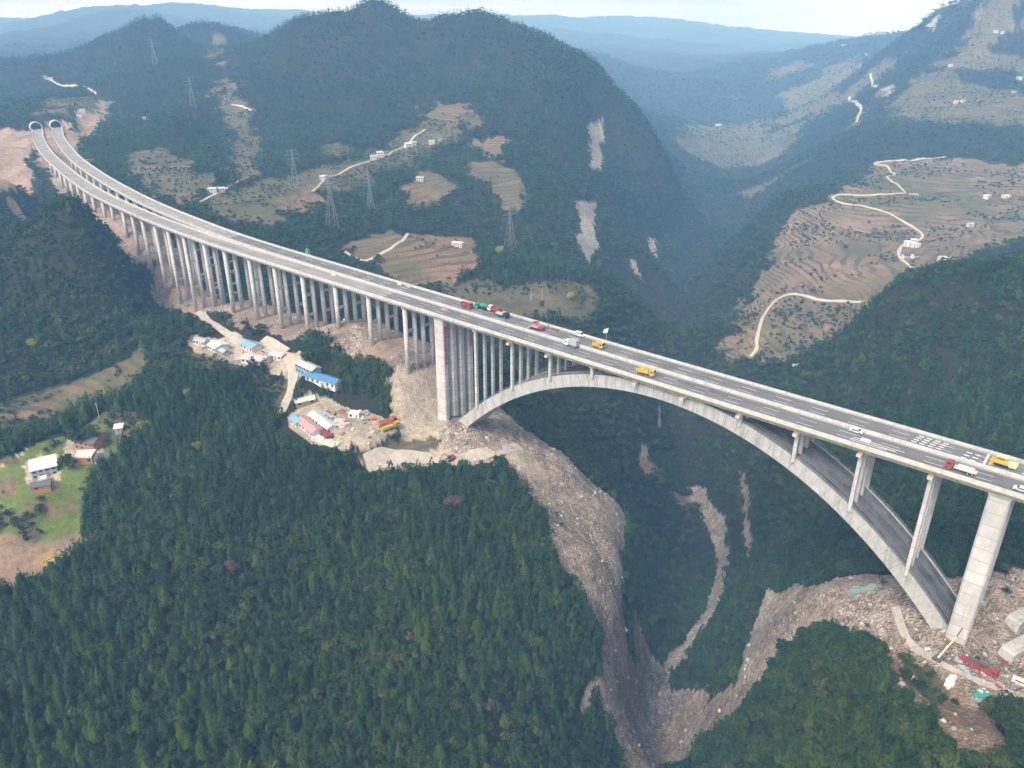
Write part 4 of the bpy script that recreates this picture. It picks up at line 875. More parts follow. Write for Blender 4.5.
# red slogans running down the main pier: columns of blocky characters, too small to read
rg = random.Random(3)
def slogan(off, n, z0, pitch, parent, s_face):
    mb = MB(); z = z0
    for k in range(n):
        for q in range(6):       # strokes
            if q < 3: a, b, c_, d = -0.9, 0.9, -0.75+q*0.75+rg.uniform(-.1, .1), 0.2
            else: xx = rg.choice((-0.5, -0.2, 0.0, 0.3, 0.55)); a, b, c_, d = xx*1.4-0.14, xx*1.4+0.14, rg.uniform(-.3, .3), rg.uniform(.5, .95)
            p = [B(s_face+k2, off+o_, z+c_+dz) for dz in (-d, d) for o_, k2 in ((a, 0.0), (b, 0.0), (b, 0.05), (a, 0.05))]
            mb.hexa([p[0], p[1], p[2], p[3], p[4], p[5], p[6], p[7]])
        z -= pitch
    return mb.build('red_lettering', M['bannerred'], parent)
cols_ = [c for c in main_piers[0].children if c.name.startswith('column')]
slogan(252.9, 9, -7, 2.3, main_piers[0], -258.5+3.12); slogan(271.1, 7, -7, 2.3, main_piers[0], -258.5+3.12)
# red banner boards on the crossheads of the arch piers
for s in (-212.3, -190.3, -145.6, -124.2, -101, -79.3, -57.2, -35):
    mb = MB(); mb.hexa([B(s+k, 249.86+o_, -2.1+h) for h in (-.35, .35) for k, o_ in ((-.55, -.1), (.55, -.1), (.55, .05), (-.55, .05))]); mb.build('red_plate', M['orange'], at_bridge(mb.build('bearing_bracket', M['concrete'], bridge)) if False else bridge).location = tuple(-BL)
    mb = MB(); mb.hexa([B(s+k, 250.2+o_, -2.9+h) for h in (-.5, .5) for k, o_ in ((-.8, -.9), (.8, -.9), (.8, .6), (-.8, .6))]); at_bridge(mb.build('bearing_block', M['concrete_pale'], bridge))
# springing blocks at both feet of the arch
for s, sg in ((SC-HS, -1), (SC+HS, 1)):
    z = arch_z(s); mb = MB()
    mb.hexa([B(s+a, o_, z+h) for h, k in ((-9, 0), (-1.0, 1)) for a, o_ in ((-1.5-3*(sg < 0), 251.5), (1.5+3*(sg > 0), 251.5), (1.5+3*(sg > 0), 272.5), (-1.5-3*(sg < 0), 272.5))]); at_bridge(mb.build('springing_block', M['concrete'], bridge))

# tunnel portals at the far end of the viaduct
for w_, lab in ((0, 'left tunnel mouth with a pale ring, where the outer carriageway enters the hill'), (1, 'right tunnel mouth with a pale ring, where the inner carriageway enters the hill')):
    (x, y), (lx, ly), (tx, ty) = path(w_, S0)
    e = empty('tunnel_portal', (x, y, 0), math.atan2(-ty, -tx)); tag(e, lab, 'tunnel', 'twin tunnel portals')
    mb = MB(); N = 24; rings = []
    for q in range(N+1):
        a = math.pi*(-0.12+1.24*q/N); c, s = math.cos(a), math.sin(a)
        rings.append([(-0.6, c*6.3, 2.6+s*6.0), (-0.6, c*7.3, 2.6+s*7.0), (7, c*7.3, 2.6+s*7.0), (7, c*6.3, 2.6+s*6.0)])
    mb.sweep(rings); mb.build('portal_ring', M['concrete_pale'], e)
    mb = MB(); mb.sweep([[(5, math.cos(math.pi*q/16)*6.4, 2.6+math.sin(math.pi*q/16)*6.1) for q in range(17)]+[(5, -6.4, -0.5), (5, 6.4, -0.5)], [(6.8, math.cos(math.pi*q/16)*6.4, 2.6+math.sin(math.pi*q/16)*6.1) for q in range(17)]+[(6.8, -6.4, -0.5), (6.8, 6.4, -0.5)]]); mb.build('bore_shade_plug', M['dark'], e)  # solid plug closing the ring; the tunnel's unlit depth is painted near-black
    mb = MB(); mb.box((2.3, 0, 0.0), (5.2, 12.2, 0.06)); mb.build('tunnel_floor', M['screed'], e)


# ------------------------------------------------------------------ vehicles
def wheel(parent, x, y, r, w=0.32):
    mb = MB(); mb.tube((x, y-w/2, r), (x, y+w/2, r), r, n=12); o = mb.build('wheel', M['tyre'], parent)
    MB().tube((x, y-w/2-.02, r), (x, y+w/2+.02, r), r*0.55, n=8).build('rim', M['steel'], o)
def cab(parent, x0, L, wd, z0, h, col):
    mb = MB(); a, b, c = x0, x0+L, x0+L*0.86
    mb.sweep([[(a, s, z0), (b, s, z0), (b, s, z0+h*.45), (c, s*.95, z0+h), (a, s*.95, z0+h)] for s in (-wd/2, wd/2)])
    o = mb.build('cab', M[col], parent)
    mb = MB(); mb.hexa([(b+.02, -wd*.43, z0+h*.5), (b+.02, wd*.43, z0+h*.5), (b-.08, wd*.43, z0+h*.5), (b-.08, -wd*.43, z0+h*.5), (c+.05, -wd*.41, z0+h*.93), (c+.05, wd*.41, z0+h*.93), (c-.05, wd*.41, z0+h*.93), (c-.05, -wd*.41, z0+h*.93)]); mb.build('windscreen', M['glass'], o)
    mb = MB()
    for s in (-1, 1): mb.box((a+L*.5, s*(wd/2+.01), z0+h*.68), (L*.45, .04, h*.3))
    mb.build('side_window', M['glass'], o)
def truck(name, loc, rz, label, cabcol, bedcol, L=9.0, kind='tipper', group=None, cargo=None):
    e = empty(name, loc, rz); tag(e, label, 'truck', group); w = 2.5; x0 = -L/2
    MB().box((0, 0, 0.95), (L*.96, 1.0, .25)).build('chassis', M['black'], e)
    cab(e, L/2-2.1, 2.1, w, 0.75, 2.1, cabcol)
    for x in (L/2-1.2, -L/2+1.1, -L/2+2.4):
        for s in (-1, 1): wheel(e, x, s*1.05, .52)
    bl = L-2.4; cx = x0+bl/2
    if kind == 'tipper':
        mb = MB(); mb.sweep([[(cx-bl/2, -w/2, 1.1), (cx-bl/2, w/2, 1.1), (cx-bl/2, w/2, 2.5), (cx-bl/2, w/2-.15, 2.5), (cx-bl/2, w/2-.15, 1.3), (cx-bl/2, -w/2+.15, 1.3), (cx-bl/2, -w/2+.15, 2.5), (cx-bl/2, -w/2, 2.5)], [(cx+bl/2, -w/2, 1.1), (cx+bl/2, w/2, 1.1), (cx+bl/2, w/2, 2.5), (cx+bl/2, w/2-.15, 2.5), (cx+bl/2, w/2-.15, 1.3), (cx+bl/2, -w/2+.15, 1.3), (cx+bl/2, -w/2+.15, 2.5), (cx+bl/2, -w/2, 2.5)]])
        mb.box((cx-bl/2+.06, 0, 1.8), (.12, w-.3, 1.3)); mb.box((cx+bl/2-.06, 0, 1.9), (.12, w-.3, 1.5)); mb.build('tipper_body', M[bedcol], e)
    elif kind == 'flat':
        MB().box((cx, 0, 1.22), (bl, w, .22)).build('flatbed', M[bedcol], e)
    elif kind == 'box':
        MB().box((cx, 0, 2.35), (bl, w, 2.5)).build('cargo_box', M[bedcol], e)
    elif kind == 'mixer':
        mb = MB(); mb.tube((cx-bl*.5, 0, 2.9), (cx-bl*.15, 0, 2.5), .55, 1.25, 12); mb.tube((cx-bl*.15, 0, 2.5), (cx+bl*.2, 0, 2.3), 1.25, 1.25, 12); mb.tube((cx+bl*.2, 0, 2.3), (cx+bl*.45, 0, 2.1), 1.25, .7, 12); mb.build('mixer_drum', M[bedcol], e)
    if cargo:
        mb = MB(); mb.box((cx, 0, 1.75), (bl*.8, w*.75, .85), taper=.85); mb.build('load', M[cargo], e)
    return e
def car(name, loc, rz, label, col, group=None, van=False):
    e = empty(name, loc, rz); tag(e, label, 'van' if van else 'car', group); h = 2.0 if van else 1.45; L = 4.9 if van else 4.4
    prof = [(-L/2, .35), (L/2, .35), (L/2, .8), (L/2-.9, 1.0), (L/2-1.7, h), (-L/2+(.15 if van else .8), h), (-L/2, 1.05)]
    MB().sweep([[(x, s, z) for x, z in prof] for s in (-.9, .9)]).build('body', M[col], e)
    mb = MB()
    for s in (-1, 1): mb.box((-.2, s*.9, h-.35), (L*.5, .05, .38))
    mb.build('side_window', M['glass'], e)
    mb = MB(); mb.hexa([(L/2-.92, -.75, 1.05), (L/2-.92, .75, 1.05), (L/2-1.0, .75, 1.05), (L/2-1.0, -.75, 1.05), (L/2-1.6, -.7, h-.06), (L/2-1.6, .7, h-.06), (L/2-1.7, .7, h-.06), (L/2-1.7, -.7, h-.06)]); mb.build('windscreen', M['glass'], e)
    for x in (-L/2+.8, L/2-.8):
        for s in (-1, 1): wheel(e, x, s*.82, .33, .22)
    return e
def excavator(name, loc, rz, label, col):
    e = empty(name, loc, rz); tag(e, label, 'excavator')
    for s in (-1, 1): MB().sweep([[(-1.9, s*1.15+k, .1), (1.9, s*1.15+k, .1), (2.3, s*1.15+k, .5), (1.9, s*1.15+k, .9), (-1.9, s*1.15+k, .9), (-2.3, s*1.15+k, .5)] for k in (-.3, .3)]).build('track', M['black'], e)
    b = MB().box((-.5, 0, 1.7), (3.4, 2.5, 1.3), taper=.92).build('body', M[col], e)
    MB().box((1.0, .7, 2.3), (1.5, 1.0, 1.6), taper=.85).build('cab', M['glass'], b)
    MB().tube((.9, -.4, 1.8), (3.4, -.4, 4.6), .28, .22, 6).build('boom', M[col], e)
    a = MB().tube((3.4, -.4, 4.6), (5.6, -.4, 2.1), .2, .16, 6).build('arm', M[col], e)
    MB().sweep([[(5.3, k, 2.1), (5.9, k, 2.0), (6.0, k, 1.2), (5.2, k, .9), (5.0, k, 1.4)] for k in (-.9, .1)]).build('bucket', M['steel'], a)
    return e
def on_deck(s, off_from_axis):
    best = None
    for w_ in (0, 1):
        (x, y), (lx, ly), (tx, ty) = path(w_, s); p = B(s, off_from_axis); d = (p[0]-x)*lx+(p[1]-y)*ly
        if best is None or abs(d) < abs(best[0]): best = (d, (x+lx*max(-4.6, min(4.6, d)), y+ly*max(-4.6, min(4.6, d)), 0.045), math.atan2(ty, tx))
    return best[1], best[2]
def DV(f, s, o, turn, *a, **k):
    loc, rz = on_deck(s, o); return f(*(a[:1]), loc, rz+turn, *(a[1:]), **k)
PI = math.pi
DV(truck, -254.5, 267.9, 0, 'tipper_truck', 'red tipper truck with white cab roof, leftmost in the cluster on the far carriageway', 'red', 'darkred', L=6.6)
DV(truck, -247, 270.6, PI, 'mixer_truck', 'teal green mixer truck between the red trucks on the far carriageway', 'netgreen', 'green', L=7.5, kind='mixer')
DV(truck, -239.8, 272.0, PI, 'tipper_truck', 'long red truck with a white cab, rearmost in the cluster by the far parapet', 'white', 'red', L=7.8)
DV(truck, -232.2, 268.8, 0, 'flatbed_truck', 'black flatbed truck with a grey load at the front of the truck cluster', 'black', 'black', L=8, kind='flat', cargo='grey')
DV(truck, -184.3, 260.0, PI, 'lorry', 'grey lorry with a white cab beside the median barrier', 'white', 'grey', L=6.6, kind='box')
DV(truck, -174.3, 266.3, 0, 'tipper_truck', 'small yellow truck on the far carriageway over the arch crown', 'yellow', 'yellow', L=5.4)
DV(truck, -143.5, 254.9, 0.1, 'crane_truck', 'big yellow truck on the near carriageway above the arch', 'yellow', 'yellow', L=7.8, kind='tipper', cargo='yellow')
DV(truck, -27.8, 254.6, PI, 'flatbed_truck', 'red cab truck with a pale flatbed on the near carriageway by the right pier', 'red', 'palepink', L=9, kind='flat', cargo='cream')
DV(car, -62, 260.0, 0, 'parked_car', 'white car parked by the median near the painted arrows', 'white')
DV(car, -11, 254.2, PI, 'parked_car', 'white car at the right edge of the near carriageway', 'white')
DV(car, -188.9, 272.6, 0, 'parked_van', 'white van by the far parapet of the main span', 'white', van=True)
def paver(loc, rz, name, label, c1, c2):
    e = empty(name, loc, rz); tag(e, label, 'machine')
    for s in (-1, 1): MB().box((0, s*1.1, .5), (4, .6, .9), taper=.9).build('track', M['black'], e)
    MB().box((-.4, 0, 1.5), (4.4, 2.4, 1.1), taper=.93).build('body', M[c1], e); MB().box((2.9, 0, 1.2), (2.2, 3.0, 1.0), taper=1.1).build('hopper', M[c2], e)
    MB().box((-3.0, 0, .6), (1.0, 6.0, .6)).build('screed_plate', M[c1], e)
    mb = MB()
    for x in (-1.6, .6):
        for y in (-1, 1): mb.tube((x, y, 2.0), (x, y, 3.3), .05, n=6)
    mb.box((-.5, 0, 3.35), (3, 2.5, .12)); mb.build('sun_roof', M[c2], e)
loc, rz = on_deck(-18.5, 267.3); paver(loc, rz, 'paving_machine', 'yellow paving machine on the far carriageway beside block markings', 'yellow', 'lime')
loc, rz = on_deck(-209.4, 267.0); paver(loc, rz, 'paving_machine', 'pink and red paving machine beside the median on the far carriageway', 'pink', 'red')
def stack(name, loc, rz, label, cat, col, n=(3, 2, 2), size=(1.2, .8, .6), group=None):
    e = empty(name, loc, rz); tag(e, label, cat, group)
    mb = MB(); r = random.Random(int(abs(loc[0]*7+loc[1])))
    for i in range(n[0]):
        for j in range(n[1]):
            for k in range(r.randint(1, n[2])): mb.box(((i-(n[0]-1)/2)*size[0]*1.08, (j-(n[1]-1)/2)*size[1]*1.1, size[2]*(k+.5)), (size[0], size[1], size[2]*.96), r.uniform(-.04, .04))
    mb.build('stacked_slabs', M[col], e); MB().box((0, 0, .03), (n[0]*size[0], n[1]*size[1]*1.05, .06)).build('pallet', M['timber'], e); return e
for s, o, col, lab in ((-57.5, 255.9, 'white', 'white stacked slabs on the near carriageway by the painted arrows'), (-261, 258.6, 'pink', 'pinkish stacked blocks on the near carriageway over the main pier'), (-308, 272, 'cream', 'cream stacked bags beside the far parapet, above the fields'),
                       (-349, 259.6, 'white', 'white stacked slabs by the median left of the tall pier'), (-202, 271.5, 'red', 'small red stack by the far parapet behind the pink paver'), (-301.5, 272.2, 'palepink', 'pale pink stack with red edge by the far parapet')):
    loc, rz = on_deck(s, o); stack('material_stack', loc, rz, lab, 'material stack', col, (3, 2, 1), (1.0, .7, .45))
# white board on a post at the far parapet
(x, y), (lx, ly), (tx, ty) = path(1, -176); e = empty('roadside_board', (x+lx*6.4, y+ly*6.4, -.6), math.atan2(ty, tx)); tag(e, 'white board on a leaning post at the far parapet', 'sign')
MB().tube((0, 0, 0), (.3, 0, 5.0), .12, .1, 8).build('post', M['steel'], e); MB().hexa([(-1.9+k*0, d, 4.6) if False else (a, d, z) for a, d, z in ((-1.6, -.1, 4.4), (.6, -.1, 5.0), (.6, .05, 5.0), (-1.6, .05, 4.4), (-1.2, -.1, 6.2), (1.2, -.1, 7.6), (1.2, .05, 7.6), (-1.2, .05, 6.2))]).build('board', M['white'], e)
# a few workers on the far carriageway
def person(loc, rz, label, coat, hat):
    me = bpy.data.meshes.new('body'); J = [(0, 0, .95), (0, 0, 1.25), (0, 0, 1.45), (0, 0, 1.56), (0, 0, 1.68), (.02, .12, .9), (.06, .13, .5), (-.02, .13, .06), (.1, .14, .03), (-.02, -.12, .9), (-.06, -.13, .5), (-.1, -.13, .06), (.02, -.14, .03),
          (0, .2, 1.42), (.05, .27, 1.15), (.16, .24, .95), (0, -.2, 1.42), (-.02, -.27, 1.15), (.1, -.25, .93)]
    E = [(0, 1), (1, 2), (2, 3), (3, 4), (0, 5), (5, 6), (6, 7), (7, 8), (0, 9), (9, 10), (10, 11), (11, 12), (2, 13), (13, 14), (14, 15), (2, 16), (16, 17), (17, 18)]
    rad = [.16, .17, .17, .065, .1, .1, .07, .05, .04, .1, .07, .05, .04, .08, .055, .04, .08, .055, .04]
    me.from_pydata(J, E, []); o = bpy.data.objects.new('person', me); link(o); o.location = loc; o.rotation_euler = (0, 0, rz)
    sk = o.modifiers.new('skin', 'SKIN')
    for v, r_ in zip(me.skin_vertices[0].data, rad): v.radius = (r_, r_)
    me.skin_vertices[0].data[0].use_root = True; o.modifiers.new('sub', 'SUBSURF').levels = 1; me.materials.append(M[coat]); tag(o, label, 'person')
    MB().tube((0, 0, 1.72), (0, 0, 1.82), .13, .08, 10).build('hard_hat', M[hat], o)
for s, o_, rz, lab, c, h in ((-221, 270, 1, 'person in dark clothes with a yellow hard hat walking ahead of the black truck', 'darkgrey', 'yellow'), (-206.5, 272, 2, 'person in red jacket and white hard hat behind the pink paver', 'red', 'white'), (-305, 271, 4, 'person in blue clothes with a red hard hat between two stacks by the far parapet', 'blue', 'red'), (-151, 252.5, 3, 'person in orange jacket standing by the near parapet left of the big yellow truck', 'orange', 'yellow')):
    loc, a = on_deck(s, o_); person(loc, rz, lab, c, h)
# green sheeted inspection gantry beyond the viaduct's far edge
(x, y), (lx, ly), (tx, ty) = path(1, -394.7); e = empty('gantry', (x+lx*7.2, y+ly*7.2, -3), math.atan2(ty, tx)); tag(e, 'green netted gantry hanging on the far edge of the viaduct', 'scaffold')
MB().box((0, 0, 5.2), (3.6, 2.0, 3.6), taper=.6).build('green_sheet', M['netgreen'], e)
mb = MB()
for a in (-1.5, 1.5):
    for b in (-.8, .8): mb.tube((a, b, 0), (a, b, 4.2), .09, n=6)
mb.build('frame', M['steel'], e); MB().box((2.2, 0, 3.6), (1.0, 1.4, 1.4)).build('winch_box', M['red'], e)

# ------------------------------------------------------------------ houses and sheds
def site(k, dx=0.0, dy=0.0):
    x, y = SITES[k]; x += dx; y += dy; return (x, y, ground_z(x, y))
def house(name, loc, rz, w, d, h, label, wall='white', roof='tile', kind='gable', cat='house', group=None, win=(3, 2), rh=None, door=True):
    """w along local x (ridge direction), d along y, h to the eaves; small ones keep their windows too"""
    e = empty(name, (loc[0], loc[1], loc[2]-0.1), rz); tag(e, label, cat, group)
    mb = MB(); mb.box((0, 0, h/2-.6), (w, d, h+1.2))
    if kind == 'gable':
        rh = rh or d*.25
        for s in (-1, 1): mb.sweep([[(s*w/2-.08*s, -d/2, h), (s*w/2-.08*s, d/2, h), (s*w/2-.08*s, 0, h+rh)], [(s*(w/2-.2)-.08*s, -d/2, h), (s*(w/2-.2)-.08*s, d/2, h), (s*(w/2-.2)-.08*s, 0, h+rh)]])
    mb.build('wall', M[wall], e)
    o = .5
    if kind == 'gable':
        mb = MB(); k = rh/(d/2); y1 = d/2+o; z1 = h-o*k
        mb.sweep([[(x, -y1, z1), (x, 0, h+rh), (x, y1, z1), (x, y1, z1+.18), (x, 0, h+rh+.2), (x, -y1, z1+.18)] for x in (-w/2-o, w/2+o)]); mb.build('roof', M[roof], e)
    elif kind == 'mono':
        mb = MB(); mb.sweep([[(x, -d/2-o, h+.03), (x, d/2+o, h+.9), (x, d/2+o, h+1.06), (x, -d/2-o, h+.19)] for x in (-w/2-o, w/2+o)]); mb.build('roof', M[roof], e)
    else:
        mb = MB(); mb.box((0, 0, h+.1), (w+.3, d+.3, .2)); mb.build('roof', M[roof], e)
        mb = MB()
        for a, b, c_, dd in ((0, -d/2, w+.3, .2), (0, d/2, w+.3, .2), (-w/2, 0, .2, d-.1), (w/2, 0, .2, d-.1)): mb.box((a, b, h+.5), (c_, dd, .6))
        mb.build('roof_edge', M[roof], e)
    nx2, nz2 = win
    for j in range(nz2):
        fh = h/nz2
        for i in range(nx2):
            x = (i+.5)*w/nx2-w/2; z = fh*(j+.58)
            for s in (-1, 1):
                if door and j == 0 and i == nx2//2 and s < 0: continue
                f = MB().box((x, s*(d/2+.02), z), (min(1.4, w/nx2*.6), .08, fh*.42)).build('window', M['glass'], e)
                MB().box((x, s*(d/2+.08), z-fh*.24), (min(1.6, w/nx2*.7), .16, .1)).build('sill', M['concrete_pale'], f)
    if door: MB().box(((nx2//2+.5)*w/nx2-w/2, -(d/2+.03), 1.05), (1.1, .08, 2.1)).build('door', M['timber'], e)
    return e
# hamlet on the left
house('farmhouse', site('house_white'), R_(30), 10.5, 10, 4.6, 'white flat-roofed farmhouse, largest building on the green slope at left', 'grey', 'white', 'mono', win=(4, 2))
house('outbuilding', site('house_shed'), R_(20), 7.5, 4.5, 2.6, 'low dark-roofed outbuilding in front of the white farmhouse', 'brick', 'darkgrey', 'gable', 'shed', win=(2, 1))
house('annex', site('house_white', 3.5, -8.2), R_(30), 3.4, 3.2, 3.0, 'small white cube annex below the white farmhouse', 'grey', 'white', 'flat', 'shed', win=(1, 1))
house('tiled_house', site('house_grey'), R_(-18), 12, 7, 4.6, 'grey tiled farmhouse with orange brick front at left', 'brick', 'tile', 'gable', win=(4, 2))
house('terrace_house', site('house_low'), R_(8), 9, 6.5, 3.6, 'cream flat-roofed house in front of the grey tiled farmhouse', 'brick', 'cream', 'flat', win=(3, 1))
house('outbuilding', site('house_low', 9, -1), R_(8), 6, 4.5, 2.8, 'low grey lean-to right of the cream flat-roofed house', 'grey', 'darkgrey', 'mono', 'shed', win=(2, 1))
house('field_hut', site('hut_small'), R_(15), 3.5, 3, 2.4, 'tiny grey hut among scrub above the left hamlet', 'grey', 'white', 'mono', 'hut', win=(1, 1))
# camp by the viaduct track
house('site_cabin', site('hut_row_a'), R_(-25), 9, 4.5, 2.8, 'grey-roofed cabin at the left end of the small camp', 'white', 'steel', 'gable', 'cabin', win=(4, 1))
house('site_cabin', site('hut_row_a', -6, 3), R_(-60), 6, 3.5, 2.6, 'dark-roofed cabin by the trees at the small camp', 'grey', 'darkgrey', 'gable', 'cabin', win=(3, 1))
house('site_cabin', site('hut_row_b'), R_(-42), 9, 9, 3.0, 'white broad-roofed cabin in the middle of the small camp', 'white', 'white', 'gable', 'cabin', win=(4, 1), rh=1.2)
house('site_cabin', site('hut_row_b', 5, -6), R_(-42), 7, 4, 2.6, 'small grey cabin in front of the white broad-roofed cabin', 'grey', 'grey', 'gable', 'cabin', win=(3, 1))
house('site_shed', site('shed_blue'), R_(-40), 12, 7, 3.2, 'light blue roofed shed beside the dirt track fork', 'white', 'skyblue', 'gable', 'shed', win=(4, 1), rh=1.2)
house('site_shed', site('shed_pink'), R_(-20), 15, 8, 3.0, 'pink-roofed shed in front of the light blue one', 'white', 'palepink', 'gable', 'shed', win=(5, 1), rh=1.3)
house('site_shed', site('shed_pink', 12, 3), R_(-25), 8, 5, 2.8, 'small pale roofed shed right of the pink one by the track bend', 'white', 'cream', 'gable', 'shed', win=(3, 1), rh=.9)
house('dormitory', site('shed_pinkroof'), R_(-42), 16, 6, 5.4, 'two-storey cabin block with a pale pink roof beside the dirt track', 'skyblue', 'palepink', 'gable', 'cabin', win=(6, 2), rh=1.2)
house('long_shed', site('shed_bluelong'), R_(-30), 21, 7, 3.4, 'long bright blue roofed shed under the conifers', 'white', 'blue', 'gable', 'shed', win=(6, 1), rh=1.3)
# main yard
yz = R_(-50)
house('site_cabin', site('site_hut'), R_(30), 10, 5, 3.0, 'grey-roofed cabin at the upper left corner of the yard', 'timber', 'concrete_pale', 'gable', 'cabin', win=(3, 1), rh=.9)
house('site_shed', site('site_pink'), yz, 17, 5.5, 3.0, 'red pink roofed long shed on the yard', 'white', 'pink', 'gable', 'shed', win=(6, 1), rh=1.2)
house('site_shed', site('site_pale'), yz, 20, 5, 3.0, 'white-roofed long shed between the pink and the grey-blue rows on the yard', 'white', 'white', 'gable', 'shed', win=(6, 1), rh=1.1)
house('site_shed', site('site_blue'), yz, 7, 6, 2.8, 'blue-grey roofed shed at the left end of the yard', 'white', 'skyblue', 'gable', 'shed', win=(2, 1), rh=1.0)
stack('slab_stack', site('site_grey'), yz, 'grey-blue rows of stacked slabs behind the white-roofed shed', 'material stack', 'grey', (9, 3, 3), (2.1, 1.4, .7))
stack('slab_stack', site('site_grey2'), yz, 'lilac grey stacked slabs at the right end of the yard rows', 'material stack', 'palepink', (4, 3, 3), (2.0, 1.5, .7))
def pipe_rack(loc, rz, label, col):
    e = empty('pipe_rack', loc, rz); tag(e, label, 'pipe rack'); mb = MB()
    for j in range(5):
        for k in range(3-(j > 3)): mb.tube((-5, (j-2)*.85, .5+k*.75), (5, (j-2)*.85, .5+k*.75), .38, n=8)
    mb.build('stacked_pipes', M[col], e)
    for x in (-3.6, 0, 3.6): MB().box((x, 0, 1.2), (.2, 5.0, 2.6), taper=.95).build('frame', M['darkgrey'], e)
pipe_rack(site('stack_dark'), yz, 'dark red rack of pipes in front of the yard sheds', 'darkred')
stack('slab_stack', site('stack_pale'), yz+.3, 'pale stacked slabs at the front edge of the yard', 'material stack', 'cream', (7, 3, 2), (2.0, 1.5, .5))
house('container', site('container_white'), R_(-15), 6, 2.6, 2.6, 'white container standing alone on the bare yard', 'white', 'white', 'flat', 'container', win=(2, 1))
truck('tipper_truck', site('truck_red'), R_(40), 'red and orange truck parked behind the yellow one at the yard entrance', 'red', 'orange', L=10, kind='tipper', cargo='red')
truck('tipper_truck', site('truck_yellow'), R_(41), 'bright yellow truck parked at the yard entrance', 'yellow', 'yellow', L=10.5, kind='tipper', cargo='yellow')
excavator('excavator', site('excavator_red'), R_(-150), 'red excavator on the dusty construction road', 'red')
rr = random.Random(21)
# loose stores and rubble on the yards: each its own thing
YARD = [('cream', 'cream covered pile near the middle of the bare yard', 6, 6), ('brick', 'brown brick pile at the back of the bare yard', -8, 12), ('white', 'white bagged pile next to the lone white container', 6, 2), ('timber', 'timber pile at the back left of the bare yard', -14, 8), ('orange', 'orange pile by the yard entrance near the parked trucks', 18, -4), ('grey', 'grey pile on the right side of the bare yard', 12, 5)]
for col, lab, dx, dy in YARD: stack('material_pile', site('container_white', dx*.7-3, dy*.7), rr.uniform(0, 3), lab, 'material pile', col, (3, 3, 3), (1.1, .9, .5))

for k in range(26):
    dx, dy = rr.uniform(-20, 26), rr.uniform(-12, 10)
    stack('material_pile', site('site_grey2', dx*.8-dy*.3, dy), rr.uniform(0, 3), 'small heap of building materials scattered on the bare yard', 'material pile', rr.choice(('cream', 'timber', 'grey', 'brick', 'white', 'darkgrey', 'palepink')), (rr.randint(1, 3), 2, 2), (rr.uniform(.6, 1.3), rr.uniform(.5, 1), .4), group='material heaps on the yard')
# ------------------------------------------------------------------ right bank works
def crane_truck(loc, rz):
    e = empty('mobile_crane', loc, rz); tag(e, 'red mobile crane truck on the dirt road below the right pier', 'crane')
    MB().box((0, 0, 1.1), (11, 2.6, .6)).build('chassis', M['red'], e); cab(e, 3.9, 2.0, 2.5, .8, 2.1, 'red')
    for x in (-4.4, -3.0, -1.4, 2.4, 4.4):
        for s in (-1, 1): wheel(e, x, s*1.1, .55)
    MB().box((-1.2, 0, 1.9), (3.4, 2.3, 1.1)).build('turntable', M['darkred'], e); MB().box((-1.0, .8, 2.9), (1.6, .9, 1.3), taper=.9).build('operator_cab', M['glass'], e)
    MB().hexa([(-3.5, -.9, 2.5), (3.0, -.9, 3.1), (3.0, -.1, 3.1), (-3.5, -.1, 2.5), (-3.5, -.9, 3.2), (3.0, -.9, 3.7), (3.0, -.1, 3.7), (-3.5, -.1, 3.2)]).build('folded_boom', M['darkgrey'], e)
crane_truck(site('crane_red'), R_(-50))
e = empty('boom_lift', site('crane_green', -4.5, -3.5), R_(34)); tag(e, 'pale green lattice boom lift reaching up in front of the right pier', 'crane')
MB().box((0, 0, .7), (3.2, 2.4, 1.0)).build('carrier', M['darkgrey'], e)
for x in (-1.1, 1.1):
    for s in (-1, 1): wheel(e, x, s*1.2, .5)
mb = MB(); mb.tube((-.5, 0, 1.2), (9.0, 0, 5.2), .34, .26, 8); mb.build('lower_boom', M['lime'], e)
MB().tube((9.0, 0, 5.2), (20.0, 0, 14.5), .22, .15, 8).build('upper_boom', M['darkgrey'], e); MB().box((20.3, 0, 14.3), (1.2, 1.2, 1.1)).build('work_basket', M['grey'], e)
car('parked_van', site('van_right'), R_(-40), 'white van on the dirt road at the right edge', 'white', van=True)
def drape(name, key, label, col, w, d, seed, hgt=.9, cat='sheet', dx=0, dy=0):
    """a crumpled sheet lying on the slope, with thickness"""
    x0, y0 = SITES[key]; x0 += dx; y0 += dy; n = 9; xs = np.linspace(-w/2, w/2, n); ys = np.linspace(-d/2, d/2, n); X, Y = np.meshgrid(xs, ys); ang = seed*1.3
    edge = 1+.75*fbm(X+seed*9, Y, 1.6, 3, seed); gx = x0+(X*math.cos(ang)-Y*math.sin(ang))*edge; gy = y0+(X*math.sin(ang)+Y*math.cos(ang))*edge
    Z = ground(gx, gy, RELIEF, PADS)+.55+hgt*np.abs(fbm(gx, gy, 2.2, 3, seed))
    top = np.stack([gx, gy, Z], -1).reshape(-1, 3); bot = top-np.array([0, 0, 1.4]); V = [tuple(p) for p in np.concatenate([top, bot])]; N = n*n; F = []
    for i in range(n-1):
        for j in range(n-1): q = i*n+j; F.append((q, q+1, q+n+1, q+n)); F.append((N+q, N+q+n, N+q+n+1, N+q+1))
    rim = [j for j in range(n)]+[i*n+n-1 for i in range(1, n)]+[(n-1)*n+j for j in range(n-2, -1, -1)]+[i*n for i in range(n-2, 0, -1)]
    for a, b in zip(rim, rim[1:]+rim[:1]): F.append((a, a+N, b+N, b))
    mb = MB(); mb.add(V, F); o = mb.build(name, M[col]); tag(o, label, cat); return o
drape('white_sheet', 'tarp_white', 'large crumpled white sheet beside the dirt road below the right pier', 'white', 3.8, 2.2, 3)
